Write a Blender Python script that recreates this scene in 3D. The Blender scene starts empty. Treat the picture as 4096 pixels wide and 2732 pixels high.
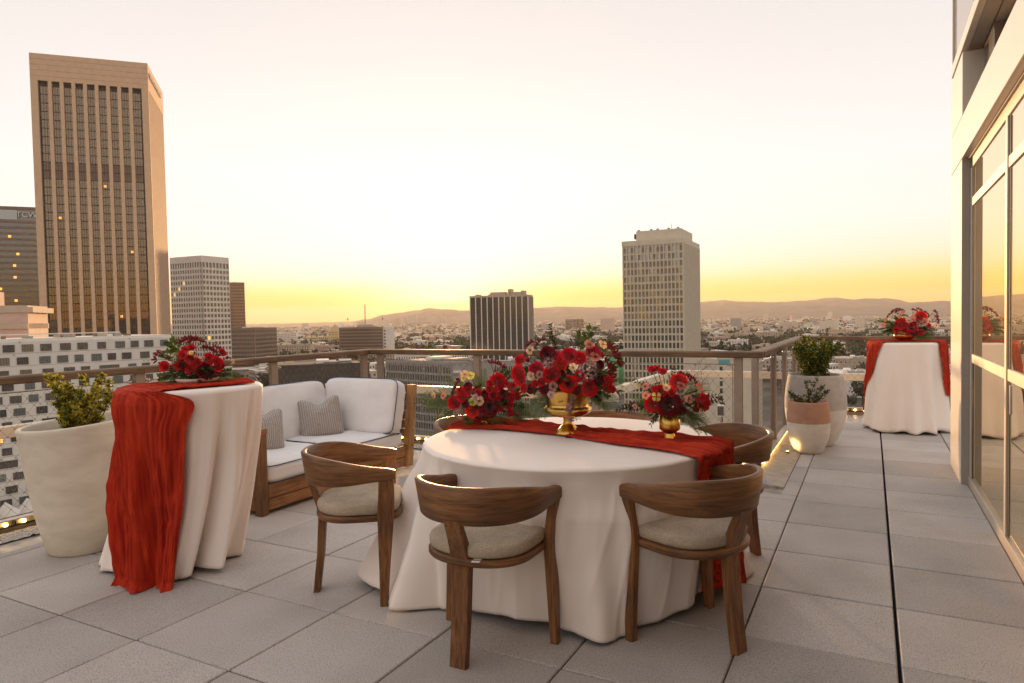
import bpy, math, random
from mathutils import Vector, Matrix, noise
R = math.radians
random.seed(7)
scene = bpy.context.scene
col = scene.collection

# ------------------------------------------------------------------ camera
T = 0.6096                      # paver module
EYE = Vector((0, 0, 2.3393 * T))
F_PX, YAW, PITCH, ROLL = 2704.5, -.4881, -.0339, -.0190   # for a 4096 px wide frame
_f = Vector((math.sin(YAW) * math.cos(PITCH), math.cos(YAW) * math.cos(PITCH), math.sin(PITCH)))
_r = Vector((math.cos(YAW), -math.sin(YAW), 0))
_u = _r.cross(_f)
CR = _r * math.cos(ROLL) + _u * math.sin(ROLL)
CU = -_r * math.sin(ROLL) + _u * math.cos(ROLL)
cam = bpy.data.cameras.new('camera')
cam.sensor_width = 36
cam.lens = 36 * F_PX / 4096
cam.clip_start = .05
cam.clip_end = 60000
co = bpy.data.objects.new('camera', cam)
col.objects.link(co)
co.matrix_world = Matrix(((CR.x, CU.x, -_f.x, EYE.x), (CR.y, CU.y, -_f.y, EYE.y), (CR.z, CU.z, -_f.z, EYE.z), (0, 0, 0, 1)))
scene.camera = co

# ------------------------------------------------------------------ sky, sun, exposure
SUN_AZ, SUN_EL = R(-33.5), R(3.3)           # azimuth from +Y
SUN = Vector((math.sin(SUN_AZ) * math.cos(SUN_EL), math.cos(SUN_AZ) * math.cos(SUN_EL), math.sin(SUN_EL)))
world = bpy.data.worlds.new('World')
scene.world = world
world.use_nodes = True
wn, wl = world.node_tree.nodes, world.node_tree.links
wn.clear()


def wnode(t, **k):
    n = wn.new(t)
    for a, b in k.items():
        setattr(n, a, b)
    return n


def wmath(op, a, b=None, clamp=False):
    n = wnode('ShaderNodeMath', operation=op, use_clamp=clamp)
    for i, s in enumerate((a, b)):
        if s is None:
            continue
        if isinstance(s, (int, float)):
            n.inputs[i].default_value = s
        else:
            wl.new(s, n.inputs[i])
    return n.outputs[0]


def ramp(nodes, stops, interp='LINEAR'):
    n = nodes.new('ShaderNodeValToRGB')
    n.color_ramp.interpolation = interp
    e = n.color_ramp.elements
    while len(e) < len(stops):
        e.new(.5)
    for el, (p, c) in zip(e, stops):
        el.position = p
        el.color = (*c, 1)
    return n


def setup_world():
    tc = wnode('ShaderNodeTexCoord')
    sep = wnode('ShaderNodeSeparateXYZ')
    wl.new(tc.outputs['Generated'], sep.inputs[0])
    t = wmath('POWER', wmath('MAXIMUM', sep.outputs[2], 0.0), .5)
    dot = wnode('ShaderNodeVectorMath', operation='DOT_PRODUCT')
    wl.new(tc.outputs['Generated'], dot.inputs[0])
    dot.inputs[1].default_value = (math.sin(SUN_AZ), math.cos(SUN_AZ), 0)
    d = wmath('MAXIMUM', dot.outputs['Value'], 0.0)
    near = wmath('POWER', d, 9.0)
    vnear = wmath('POWER', d, 190.0)
    away = ramp(wn, [(0, (.60, .27, .02)), (.12, (.78, .34, .0)), (.17, (.79, .40, .0)), (.22, (.74, .51, .15)), (.28, (.68, .60, .47)), (.35, (.67, .635, .595)),
                     (.45, (.655, .63, .615)), (.66, (.555, .520, .505)), (1, (.555, .54, .545))])
    sunw = ramp(wn, [(0, (.82, .33, .0)), (.12, (.84, .36, .0)), (.165, (.82, .41, .0)), (.20, (.76, .52, .15)), (.25, (.69, .645, .56)), (.31, (.68, .675, .67)),
                     (.45, (.665, .66, .665)), (.66, (.565, .535, .525)), (1, (.555, .54, .545))])
    glow = ramp(wn, [(0, (1.3, .72, .05)), (.14, (1.4, .88, .18)), (.18, (1.05, .90, .62)), (.27, (.74, .73, .72)), (.45, (.675, .67, .675)),
                     (.66, (.565, .535, .525)), (1, (.555, .54, .545))])
    for n in (away, sunw, glow):
        wl.new(t, n.inputs[0])
    m1 = wnode('ShaderNodeMix', data_type='RGBA')
    wl.new(near, m1.inputs['Factor'])
    wl.new(away.outputs[0], m1.inputs['A'])
    wl.new(sunw.outputs[0], m1.inputs['B'])
    m2 = wnode('ShaderNodeMix', data_type='RGBA')
    wl.new(vnear, m2.inputs['Factor'])
    wl.new(m1.outputs['Result'], m2.inputs['A'])
    wl.new(glow.outputs[0], m2.inputs['B'])
    sky = wnode('ShaderNodeTexSky', sky_type='NISHITA', sun_disc=False)
    sky.sun_elevation = SUN_EL
    sky.sun_rotation = SUN_AZ
    sky.dust_density = 3
    b1 = wnode('ShaderNodeBackground')
    b2 = wnode('ShaderNodeBackground')
    wl.new(m2.outputs['Result'], b1.inputs[0])
    b1.inputs[1].default_value = .90
    wl.new(sky.outputs[0], b2.inputs[0])
    b2.inputs[1].default_value = .01
    add = wnode('ShaderNodeAddShader')
    wl.new(b1.outputs[0], add.inputs[0])
    wl.new(b2.outputs[0], add.inputs[1])
    out = wnode('ShaderNodeOutputWorld')
    wl.new(add.outputs[0], out.inputs[0])


setup_world()
sl = bpy.data.lights.new('sun', 'SUN')
sl.energy = 4.8
sl.color = (1, .56, .24)
sl.angle = R(2.5)
so = bpy.data.objects.new('sun', sl)
col.objects.link(so)
so.rotation_euler = SUN.to_track_quat('Z', 'Y').to_euler()
so.location = (0, 0, 60)

vs = scene.view_settings
vs.view_transform = 'Standard'
vs.look = 'None'
vs.exposure = 0.74
vs.gamma = 1
cy = scene.cycles
scene.render.engine = 'CYCLES'
cy.max_bounces = 6
cy.diffuse_bounces = 3
cy.glossy_bounces = 4
cy.transmission_bounces = 4
cy.transparent_max_bounces = 8
cy.volume_bounces = 0
cy.use_denoising = True
cy.sample_clamp_indirect = 6
cy.caustics_reflective = False
cy.caustics_refractive = False


# ------------------------------------------------------------------ layout helpers (photo pixel, 2351 wide -> place in the world)
K = 4096 / 2351


def ray(x, y):
    return (_f * F_PX + CR * (x * K - 2048) - CU * (y * K - 1366)).normalized()


def onz(x, y, z):
    d = ray(x, y)
    return EYE + d * ((z - EYE.z) / d.z)


def atdist(x, y, D):
    d = ray(x, y)
    return EYE + d * (D / math.hypot(d.x, d.y))


def onvert(x, y, P):
    d = ray(x, y)
    return EYE + d * ((P[0] * d.x + P[1] * d.y) / (d.x * d.x + d.y * d.y))


# ------------------------------------------------------------------ object helpers
def tag(o, label=None, cat=None, group=None, kind=None):
    for k, v in (('label', label), ('category', cat), ('group', group), ('kind', kind)):
        if v:
            o[k] = v
    return o


def empty(name, loc=(0, 0, 0), rz=0, label=None, cat=None, group=None):
    o = bpy.data.objects.new(name, None)
    o.empty_display_size = .1
    col.objects.link(o)
    o.location = loc
    o.rotation_euler = (0, 0, rz)
    return tag(o, label, cat, group)


def copy_tree(o, parent=None):
    c = o.copy()
    col.objects.link(c)
    if parent is not None:
        c.parent = parent
    for ch in list(o.children):
        copy_tree(ch, c)
    return c


def inst(src_mesh, name, parent, M=None):
    o = bpy.data.objects.new(name, src_mesh)
    col.objects.link(o)
    if parent is not None:
        o.parent = parent
    if M is not None:
        o.matrix_basis = M
    return o


class MB:
    def __init__(s, smooth=False):
        s.v, s.f, s.m, s.s, s.smooth = [], [], [], [], smooth

    def add(s, vs, fs, mi=0, smooth=None):
        b = len(s.v)
        s.v.extend(tuple(p) for p in vs)
        sm = s.smooth if smooth is None else smooth
        for f in fs:
            s.f.append(tuple(i + b for i in f))
            s.m.append(mi)
            s.s.append(sm)
        return s

    def box(s, c, d, rz=0, mi=0, M=None):
        x, y, z = d[0] / 2, d[1] / 2, d[2] / 2
        pts = [Vector(p) for p in ((-x, -y, -z), (x, -y, -z), (x, y, -z), (-x, y, -z), (-x, -y, z), (x, -y, z), (x, y, z), (-x, y, z))]
        if rz:
            q = Matrix.Rotation(rz, 3, 'Z')
            pts = [q @ p for p in pts]
        if M is not None:
            pts = [M @ p for p in pts]
        c = Vector(c)
        return s.add([p + c for p in pts], [(0, 3, 2, 1), (4, 5, 6, 7), (0, 1, 5, 4), (1, 2, 6, 5), (2, 3, 7, 6), (3, 0, 4, 7)], mi, False)

    def bb(s, x0, x1, y0, y1, z0, z1, mi=0):
        return s.box(((x0 + x1) / 2, (y0 + y1) / 2, (z0 + z1) / 2), (abs(x1 - x0), abs(y1 - y0), abs(z1 - z0)), 0, mi)

    def cbox(s, c, d, b=.004, M=None, mi=0):
        h = [k / 2 for k in d]
        pts, idx = [], {}
        for sx in (-1, 1):
            for sy in (-1, 1):
                for sz in (-1, 1):
                    for a in range(3):
                        p = [sx * (h[0] - b), sy * (h[1] - b), sz * (h[2] - b)]
                        p[a] = (sx, sy, sz)[a] * h[a]
                        idx[(sx, sy, sz, a)] = len(pts)
                        pts.append(Vector(p))
        fs = []
        for a in range(3):
            o = [k for k in range(3) if k != a]
            for sg in (-1, 1):
                q = []
                for s1, s2 in ((-1, -1), (1, -1), (1, 1), (-1, 1)):
                    k = [0, 0, 0]
                    k[a], k[o[0]], k[o[1]] = sg, s1, s2
                    q.append(idx[(*k, a)])
                fs.append(q)
            for s1 in (-1, 1):
                for s2 in (-1, 1):
                    k0, k1 = [0, 0, 0], [0, 0, 0]
                    k0[a], k1[a] = -1, 1
                    for k in (k0, k1):
                        k[o[0]], k[o[1]] = s1, s2
                    fs.append([idx[(*k0, o[0])], idx[(*k1, o[0])], idx[(*k1, o[1])], idx[(*k0, o[1])]])
        for sx in (-1, 1):
            for sy in (-1, 1):
                for sz in (-1, 1):
                    fs.append([idx[(sx, sy, sz, 0)], idx[(sx, sy, sz, 1)], idx[(sx, sy, sz, 2)]])
        cc = Vector(c)
        out = []
        for f in fs:                      # orient outwards
            p = [pts[i] for i in f]
            n = (p[1] - p[0]).cross(p[2] - p[0])
            out.append(f if n.dot(sum(p, Vector())) > 0 else f[::-1])
        if M is not None:
            pts = [M @ p for p in pts]
        return s.add([p + cc for p in pts], out, mi, False)

    def loft(s, secs, closed=True, caps=True, mi=0, smooth=None, loop=False):
        n = len(secs[0])
        vs = [p for q in secs for p in q]
        fs = []
        m = len(secs)
        for i in range(m if loop else m - 1):
            j2 = (i + 1) % m
            for k in range(n if closed else n - 1):
                a, b = k, (k + 1) % n
                fs.append((i * n + a, i * n + b, j2 * n + b, j2 * n + a))
        s.add(vs, fs, mi, smooth)
        if caps and closed and not loop:
            s.add(secs[0], [tuple(range(n))[::-1]], mi, False)
            s.add(secs[-1], [tuple(range(n))], mi, False)
        return s

    def tube(s, pts, r, n=6, caps=True, mi=0, loop=False, smooth=True):
        pts = [Vector(p) for p in pts]
        m = len(pts)
        rs = r if isinstance(r, (list, tuple)) else [r] * m
        secs = []
        up = Vector((0, 0, 1))
        prev = None
        for i, p in enumerate(pts):
            if loop:
                t = pts[(i + 1) % m] - pts[i - 1]
            else:
                t = pts[min(i + 1, m - 1)] - pts[max(i - 1, 0)]
            t.normalize()
            if prev is None:
                a = t.cross(up)
                if a.length < .05:
                    a = t.cross(Vector((1, 0, 0)))
            else:
                a = prev - t * prev.dot(t)
            a.normalize()
            prev = a
            b = t.cross(a)
            secs.append([p + (a * math.cos(2 * math.pi * k / n) + b * math.sin(2 * math.pi * k / n)) * rs[i] for k in range(n)])
        return s.loft(secs, True, caps, mi, smooth, loop)

    def lathe(s, prof, n=32, c=(0, 0, 0), mi=0, smooth=True, caps=True):
        c = Vector(c)
        secs = [[c + Vector((r * math.cos(2 * math.pi * k / n), r * math.sin(2 * math.pi * k / n), z)) for k in range(n)] for r, z in prof]
        return s.loft(secs, True, caps, mi, smooth)

    def grid(s, fn, nu, nv, mi=0, wrap=False, smooth=True):
        vs = [fn(i / nu, j / nv) for j in range(nv + 1) for i in range(nu if wrap else nu + 1)]
        w = nu if wrap else nu + 1
        fs = []
        for j in range(nv):
            for i in range(nu):
                a, b = i, (i + 1) % w if wrap else i + 1
                fs.append((j * w + a, j * w + b, (j + 1) * w + b, (j + 1) * w + a))
        return s.add(vs, fs, mi, smooth)

    def mesh(s, name, mats):
        me = bpy.data.meshes.new(name)
        me.from_pydata(s.v, [], s.f)
        for m in (mats if isinstance(mats, (list, tuple)) else [mats]):
            me.materials.append(m)
        me.polygons.foreach_set('material_index', s.m)
        me.polygons.foreach_set('use_smooth', s.s)
        me.update()
        return me

    def build(s, name, mats, parent=None, loc=None, rz=0):
        o = bpy.data.objects.new(name, s.mesh(name, mats))
        col.objects.link(o)
        if parent is not None:
            o.parent = parent
        if loc is not None:
            o.location = loc
        if rz:
            o.rotation_euler = (0, 0, rz)
        return o


def catmull(pts, n):
    pts = [Vector(p) for p in pts]
    out = []
    m = len(pts)
    for k in range(n + 1):
        t = k / n * (m - 1)
        i = min(int(t), m - 2)
        f = t - i
        p0, p1, p2, p3 = pts[max(i - 1, 0)], pts[i], pts[i + 1], pts[min(i + 2, m - 1)]
        out.append(.5 * ((2 * p1) + (p2 - p0) * f + (2 * p0 - 5 * p1 + 4 * p2 - p3) * f * f + (3 * p1 - p0 - 3 * p2 + p3) * f ** 3))
    return out


def lerp(a, b, t):
    return a + (b - a) * t


def cyc_interp(table, a):
    """smooth periodic interpolation of (degree, value) pairs"""
    n = len(table)
    a = (a - table[0][0]) % 360 + table[0][0]
    for i in range(n):
        a0, v0 = table[i]
        a1, v1 = table[(i + 1) % n]
        if i == n - 1:
            a1 += 360
        if a0 <= a <= a1:
            t = (a - a0) / (a1 - a0)
            t = t * t * (3 - 2 * t)
            return v0 + (v1 - v0) * t
    return table[-1][1]


# ------------------------------------------------------------------ materials
def lin(r, g, b):
    return tuple((c / 12.92 if c <= .04045 else ((c + .055) / 1.055) ** 2.4) for c in (r, g, b))


def new_mat(name):
    m = bpy.data.materials.new(name)
    m.use_nodes = True
    nt = m.node_tree
    return m, nt, nt.nodes['Principled BSDF']


def mat(name, c1, c2=None, rough=.6, metal=0, scale=8, stretch=(1, 1, 1), detail=4, bump=0, bscale=None, spread=(.35, .65), rnd=0,
        spec=None, sheen=0, transl=0, coord='Object', bdist=.002):
    """noise-mottled surface: c1..c2 by noise, optional bump and per-object brightness spread"""
    m, nt, b = new_mat(name)
    N, L = nt.nodes, nt.links
    tc = N.new('ShaderNodeTexCoord')
    mp = N.new('ShaderNodeMapping')
    mp.inputs['Scale'].default_value = stretch
    L.new(tc.outputs[coord], mp.inputs[0])
    nz = N.new('ShaderNodeTexNoise')
    nz.inputs['Scale'].default_value = scale
    nz.inputs['Detail'].default_value = detail
    L.new(mp.outputs[0], nz.inputs['Vector'])
    r = ramp(N, [(spread[0], c1), (spread[1], c2 or c1)])
    L.new(nz.outputs[0], r.inputs[0])
    cout = r.outputs[0]
    if rnd:
        oi = N.new('ShaderNodeObjectInfo')
        mr = N.new('ShaderNodeMapRange')
        mr.inputs['To Min'].default_value = 1 - rnd
        mr.inputs['To Max'].default_value = 1 + rnd
        L.new(oi.outputs['Random'], mr.inputs[0])
        hs = N.new('ShaderNodeHueSaturation')
        L.new(mr.outputs[0], hs.inputs['Value'])
        L.new(cout, hs.inputs['Color'])
        cout = hs.outputs[0]
    L.new(cout, b.inputs['Base Color'])
    b.inputs['Roughness'].default_value = rough
    b.inputs['Metallic'].default_value = metal
    if spec is not None:
        b.inputs['Specular IOR Level'].default_value = spec
    if sheen:
        b.inputs['Sheen Weight'].default_value = sheen
    if bump:
        nb = N.new('ShaderNodeTexNoise')
        nb.inputs['Scale'].default_value = bscale or scale
        nb.inputs['Detail'].default_value = 5
        L.new(mp.outputs[0], nb.inputs['Vector'])
        bp = N.new('ShaderNodeBump')
        bp.inputs['Strength'].default_value = bump
        bp.inputs['Distance'].default_value = bdist
        L.new(nb.outputs[0], bp.inputs['Height'])
        L.new(bp.outputs[0], b.inputs['Normal'])
    if transl:
        tr = N.new('ShaderNodeBsdfTranslucent')
        L.new(cout, tr.inputs[0])
        mx = N.new('ShaderNodeMixShader')
        mx.inputs[0].default_value = transl
        L.new(b.outputs[0], mx.inputs[1])
        L.new(tr.outputs[0], mx.inputs[2])
        L.new(mx.outputs[0], N['Material Output'].inputs[0])
    return m


def emat(name, c, s):
    m, nt, b = new_mat(name)
    b.inputs['Base Color'].default_value = (*c, 1)
    b.inputs['Emission Color'].default_value = (*c, 1)
    b.inputs['Emission Strength'].default_value = s
    return m


def glass_mat(name, tint, refl=.5, rough=.03, tint2=(.95, .9, .86)):
    """dark reflective facade glass"""
    m, nt, b = new_mat(name)
    N, L = nt.nodes, nt.links
    b.inputs['Base Color'].default_value = (*tint, 1)
    b.inputs['Roughness'].default_value = .3
    g = N.new('ShaderNodeBsdfGlossy')
    g.inputs['Roughness'].default_value = rough
    g.inputs['Color'].default_value = (*tint2, 1)
    mx = N.new('ShaderNodeMixShader')
    lw = N.new('ShaderNodeLayerWeight')
    lw.inputs[0].default_value = .35
    mr = N.new('ShaderNodeMapRange')
    mr.inputs['To Min'].default_value = refl
    mr.inputs['To Max'].default_value = min(1, refl + .4)
    L.new(lw.outputs['Fresnel'], mr.inputs[0])
    L.new(mr.outputs[0], mx.inputs[0])
    L.new(b.outputs[0], mx.inputs[1])
    L.new(g.outputs[0], mx.inputs[2])
    L.new(mx.outputs[0], N['Material Output'].inputs[0])
    return m


def tile_mat():
    m, nt, b = new_mat('paver')
    N, L = nt.nodes, nt.links
    tc = N.new('ShaderNodeTexCoord')
    geo = N.new('ShaderNodeNewGeometry')
    oi = N.new('ShaderNodeObjectInfo')

    def nz(scale, det, src=geo.outputs['Position']):
        n = N.new('ShaderNodeTexNoise')
        n.inputs['Scale'].default_value = scale
        n.inputs['Detail'].default_value = det
        L.new(src, n.inputs['Vector'])
        return n.outputs[0]
    big = ramp(N, [(.28, (.415, .375, .342)), (.5, (.49, .448, .412)), (.72, (.535, .495, .458))])
    L.new(nz(2.1, 7), big.inputs[0])
    sp = ramp(N, [(.34, (.52, .50, .49)), (.45, (.96, .96, .96)), (.58, (1, 1, 1)), (.68, (1.28, 1.26, 1.24))])
    L.new(nz(170, 3), sp.inputs[0])
    mul = N.new('ShaderNodeMix')
    mul.data_type = 'RGBA'
    mul.blend_type = 'MULTIPLY'
    mul.inputs['Factor'].default_value = 1
    L.new(big.outputs[0], mul.inputs['A'])
    L.new(sp.outputs[0], mul.inputs['B'])
    mr = N.new('ShaderNodeMapRange')
    mr.inputs['To Min'].default_value = .84
    mr.inputs['To Max'].default_value = 1.13
    L.new(oi.outputs['Random'], mr.inputs[0])
    hs = N.new('ShaderNodeHueSaturation')
    L.new(mr.outputs[0], hs.inputs['Value'])
    L.new(mul.outputs['Result'], hs.inputs['Color'])
    L.new(hs.outputs[0], b.inputs['Base Color'])
    rr = N.new('ShaderNodeMapRange')
    rr.inputs['To Min'].default_value = .5
    rr.inputs['To Max'].default_value = .8
    L.new(nz(2.5, 3), rr.inputs[0])
    L.new(rr.outputs[0], b.inputs['Roughness'])
    bp = N.new('ShaderNodeBump')
    bp.inputs['Strength'].default_value = .5
    bp.inputs['Distance'].default_value = .001
    L.new(nz(230, 3), bp.inputs['Height'])
    L.new(bp.outputs[0], b.inputs['Normal'])
    return m


def wood_mat(name, dark, mid, light, stretch, scale=1.0, rough=.55, grey=0):
    m, nt, b = new_mat(name)
    N, L = nt.nodes, nt.links
    tc = N.new('ShaderNodeTexCoord')
    oi = N.new('ShaderNodeObjectInfo')
    ad = N.new('ShaderNodeVectorMath')
    ad.operation = 'ADD'
    sc = N.new('ShaderNodeVectorMath')
    sc.operation = 'SCALE'
    L.new(oi.outputs['Location'], sc.inputs[0])
    sc.inputs['Scale'].default_value = 3.7
    L.new(tc.outputs['Object'], ad.inputs[0])
    L.new(sc.outputs[0], ad.inputs[1])
    mp = N.new('ShaderNodeMapping')
    mp.inputs['Scale'].default_value = stretch
    L.new(ad.outputs[0], mp.inputs[0])
    n1 = N.new('ShaderNodeTexNoise')
    n1.inputs['Scale'].default_value = scale
    n1.inputs['Detail'].default_value = 7
    n1.inputs['Roughness'].default_value = .65
    n1.inputs['Distortion'].default_value = .6
    L.new(mp.outputs[0], n1.inputs['Vector'])
    r = ramp(N, [(.28, dark), (.5, mid), (.72, light)])
    L.new(n1.outputs[0], r.inputs[0])
    n2 = N.new('ShaderNodeTexNoise')
    n2.inputs['Scale'].default_value = 3.2
    n2.inputs['Detail'].default_value = 3
    L.new(ad.outputs[0], n2.inputs['Vector'])
    r2 = ramp(N, [(.35, (.68, .66, .66)), (.65, (1.2, 1.16, 1.1))])
    L.new(n2.outputs[0], r2.inputs[0])
    mul = N.new('ShaderNodeMix')
    mul.data_type = 'RGBA'
    mul.blend_type = 'MULTIPLY'
    mul.inputs['Factor'].default_value = 1
    L.new(r.outputs[0], mul.inputs['A'])
    L.new(r2.outputs[0], mul.inputs['B'])
    L.new(mul.outputs['Result'], b.inputs['Base Color'])
    b.inputs['Roughness'].default_value = rough
    b.inputs['Specular IOR Level'].default_value = .35
    bp = N.new('ShaderNodeBump')
    bp.inputs['Strength'].default_value = .35
    bp.inputs['Distance'].default_value = .0015
    L.new(n1.outputs[0], bp.inputs['Height'])
    L.new(bp.outputs[0], b.inputs['Normal'])
    return m


def weave_mat(name, c1, c2, scale=260):
    m, nt, b = new_mat(name)
    N, L = nt.nodes, nt.links
    tc = N.new('ShaderNodeTexCoord')
    v = N.new('ShaderNodeTexVoronoi')
    v.inputs['Scale'].default_value = scale
    L.new(tc.outputs['Object'], v.inputs['Vector'])
    n = N.new('ShaderNodeTexNoise')
    n.inputs['Scale'].default_value = 9
    L.new(tc.outputs['Object'], n.inputs['Vector'])
    r = ramp(N, [(.1, c2), (.75, c1)])
    L.new(v.outputs['Distance'], r.inputs[0])
    r2 = ramp(N, [(.3, (.85, .85, .85)), (.7, (1.1, 1.1, 1.1))])
    L.new(n.outputs[0], r2.inputs[0])
    mul = N.new('ShaderNodeMix')
    mul.data_type = 'RGBA'
    mul.blend_type = 'MULTIPLY'
    mul.inputs['Factor'].default_value = 1
    L.new(r.outputs[0], mul.inputs['A'])
    L.new(r2.outputs[0], mul.inputs['B'])
    L.new(mul.outputs['Result'], b.inputs['Base Color'])
    b.inputs['Roughness'].default_value = .95
    b.inputs['Specular IOR Level'].default_value = .15
    bp = N.new('ShaderNodeBump')
    bp.inputs['Strength'].default_value = .6
    bp.inputs['Distance'].default_value = .002
    bp.invert = True
    L.new(v.outputs['Distance'], bp.inputs['Height'])
    L.new(bp.outputs[0], b.inputs['Normal'])
    return m


def stripe_mat(name, base, line):
    m, nt, b = new_mat(name)
    N, L = nt.nodes, nt.links
    tc = N.new('ShaderNodeTexCoord')
    n = N.new('ShaderNodeTexNoise')
    n.inputs['Scale'].default_value = 60
    L.new(tc.outputs['Object'], n.inputs['Vector'])
    w = N.new('ShaderNodeTexWave')
    w.bands_direction = 'X'
    w.inputs['Scale'].default_value = 16
    w.inputs['Distortion'].default_value = 1.2
    w.inputs['Detail'].default_value = 2
    L.new(tc.outputs['Object'], w.inputs['Vector'])
    mu = N.new('ShaderNodeMath')
    mu.operation = 'MULTIPLY'
    L.new(n.outputs[0], mu.inputs[0])
    L.new(w.outputs['Fac'], mu.inputs[1])
    r = ramp(N, [(.26, base), (.40, line)])
    L.new(mu.outputs[0], r.inputs[0])
    L.new(r.outputs[0], b.inputs['Base Color'])
    b.inputs['Roughness'].default_value = .95
    b.inputs['Specular IOR Level'].default_value = .1
    return m


M = {}
M['paver'] = tile_mat()
M['subfloor'] = mat('subfloor', (.02, .02, .02), rough=.9)
M['chair_band'] = wood_mat('chair_wood_band', (.07, .033, .013), (.205, .094, .037), (.33, .160, .066), (5, 5, 75), rough=.42)
M['chair_leg'] = wood_mat('chair_wood_leg', (.078, .035, .013), (.225, .100, .037), (.34, .162, .066), (80, 80, 6), rough=.42)
M['rail_x'] = wood_mat('rail_wood_x', (.07, .042, .024), (.165, .102, .058), (.26, .17, .10), (3, 70, 70), rough=.6)
M['rail_y'] = wood_mat('rail_wood_y', (.07, .042, .024), (.165, .102, .058), (.26, .17, .10), (70, 3, 70), rough=.6)
M['teak_x'] = wood_mat('teak_x', (.15, .066, .023), (.32, .15, .058), (.45, .235, .10), (4, 80, 80), rough=.55)
M['teak_y'] = wood_mat('teak_y', (.15, .066, .023), (.32, .15, .058), (.45, .235, .10), (80, 4, 80), rough=.55)
M['teak_z'] = wood_mat('teak_z', (.10, .048, .02), (.20, .098, .042), (.30, .155, .07), (80, 80, 4), rough=.55)
M['pine_z'] = wood_mat('pine_z', (.30, .16, .06), (.46, .26, .11), (.55, .34, .16), (60, 60, 4), rough=.6)
M['post'] = mat('post_metal', (.30, .245, .20), (.36, .295, .245), rough=.45, metal=.25, scale=6, bump=.05)
M['steel'] = mat('steel', (.45, .43, .41), (.6, .57, .54), rough=.3, metal=.9, scale=30)
M['cable'] = mat('cable', (.16, .13, .105), (.22, .18, .15), rough=.45, metal=.4, scale=60)
M['flash'] = mat('flashing', (.26, .23, .20), (.50, .46, .42), rough=.38, metal=.35, scale=9, bump=.5, bscale=60, bdist=.004, detail=6)
M['pebble'] = mat('pebble_bed', (.20, .19, .18), (.62, .60, .58), rough=.7, scale=70, bump=1, bscale=70, bdist=.02, detail=5)
M['bulb'] = emat('warm_bulb', (1, .62, .18), 9)
M['cream_beam'] = mat('cream_beam', (.62, .52, .40), (.70, .60, .47), rough=.5, scale=3)
M['linen'] = mat('table_linen', (.93, .825, .745), (.96, .875, .81), rough=.70, scale=2.2, bump=.14, bscale=420, bdist=.0006, sheen=.12, spec=.25)
M['red_gauze'] = mat('red_gauze', (.34, .012, .007), (.82, .075, .024), rough=.8, scale=26, stretch=(1, 1, .035), bump=.8, bscale=90, bdist=.006, transl=.2, spread=(.2, .8), spec=.15, sheen=.05)  # streaks paint crease shade and highlights into the colour, over uneven thread density
M['red_gauze_flat'] = mat('red_gauze_flat', (.34, .012, .007), (.82, .075, .024), rough=.8, scale=26, stretch=(.05, 1, 1), bump=.8, bscale=90, bdist=.007, transl=.15, spread=(.22, .78), spec=.15, sheen=.05)  # lying runner: thread streaks, contrast widened to paint in crease light and shade
M['cushion'] = mat('cushion_linen', (.80, .785, .78), (.86, .845, .84), rough=.95, scale=5, bump=.25, bscale=240, bdist=.0012, spec=.1)
M['piping'] = mat('navy_piping', (.045, .06, .10), rough=.8)
M['pillow'] = stripe_mat('striped_pillow', (.36, .32, .29), (.52, .48, .445))
M['seat_weave'] = weave_mat('seat_weave', (.58, .48, .365), (.32, .25, .175))
M['tag'] = mat('care_tag', (.8, .8, .78), rough=.8)
M['gold'] = mat('brushed_gold', (.62, .37, .085), (.74, .46, .125), rough=.27, metal=1, scale=18, bump=.06, bscale=60)
M['gold_copper'] = mat('copper_gold', (.62, .27, .06), (.75, .38, .09), rough=.3, metal=1, scale=18)
M['dark_red_glaze'] = mat('dark_red_glaze', (.10, .006, .008), (.16, .01, .012), rough=.25, scale=12)
M['white_glaze'] = mat('white_glaze', (.75, .68, .62), rough=.3)
M['plaster'] = mat('planter_concrete', (.68, .60, .49), (.80, .72, .60), rough=.85, scale=5, bump=.35, bscale=26, bdist=.006, stretch=(1, 1, 2.2), detail=7)
M['soil'] = mat('soil', (.03, .022, .015), (.06, .045, .03), rough=1, scale=40, bump=1, bscale=40)
M['pot_white'] = mat('pot_white', (.66, .61, .55), (.72, .67, .61), rough=.75, scale=14, bump=.1, bscale=160)
M['pot_clay'] = mat('pot_terracotta', (.46, .25, .165), (.54, .30, .20), rough=.8, scale=14, bump=.1, bscale=160)
M['pot_grey'] = mat('pot_grey', (.45, .41, .375), (.52, .475, .43), rough=.8, scale=14, bump=.1, bscale=160)
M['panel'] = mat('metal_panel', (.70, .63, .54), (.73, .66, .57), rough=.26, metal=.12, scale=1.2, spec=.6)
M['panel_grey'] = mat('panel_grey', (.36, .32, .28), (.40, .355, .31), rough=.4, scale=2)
M['frame'] = mat('window_frame', (.58, .50, .41), (.62, .54, .45), rough=.32, metal=.3, scale=3)
M['gasket'] = mat('gasket', (.012, .012, .012), rough=.6)
M['mirror_glass'] = glass_mat('mirror_glass', (.06, .045, .028), .82, .003, tint2=(1, .86, .64))
M['grey_glass'] = glass_mat('grey_glass', (.10, .10, .105), .25, .05)

# ================================================================== THE SETTING: terrace floor
GZ = -46.0                                   # street level
floor = MB().bb(-5.5, 9, -4, 6.5, -.30, -.065).bb(-1.05, 9, 6.5, 10.75, -.30, -.0651).build('terrace_floor', M['subfloor'])
tag(floor, kind='structure')
X0, Y0 = -4.834 * T, 3.052 * T               # joints lie at X0 + k T, Y0 + k T
tile_cache = {}


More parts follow.
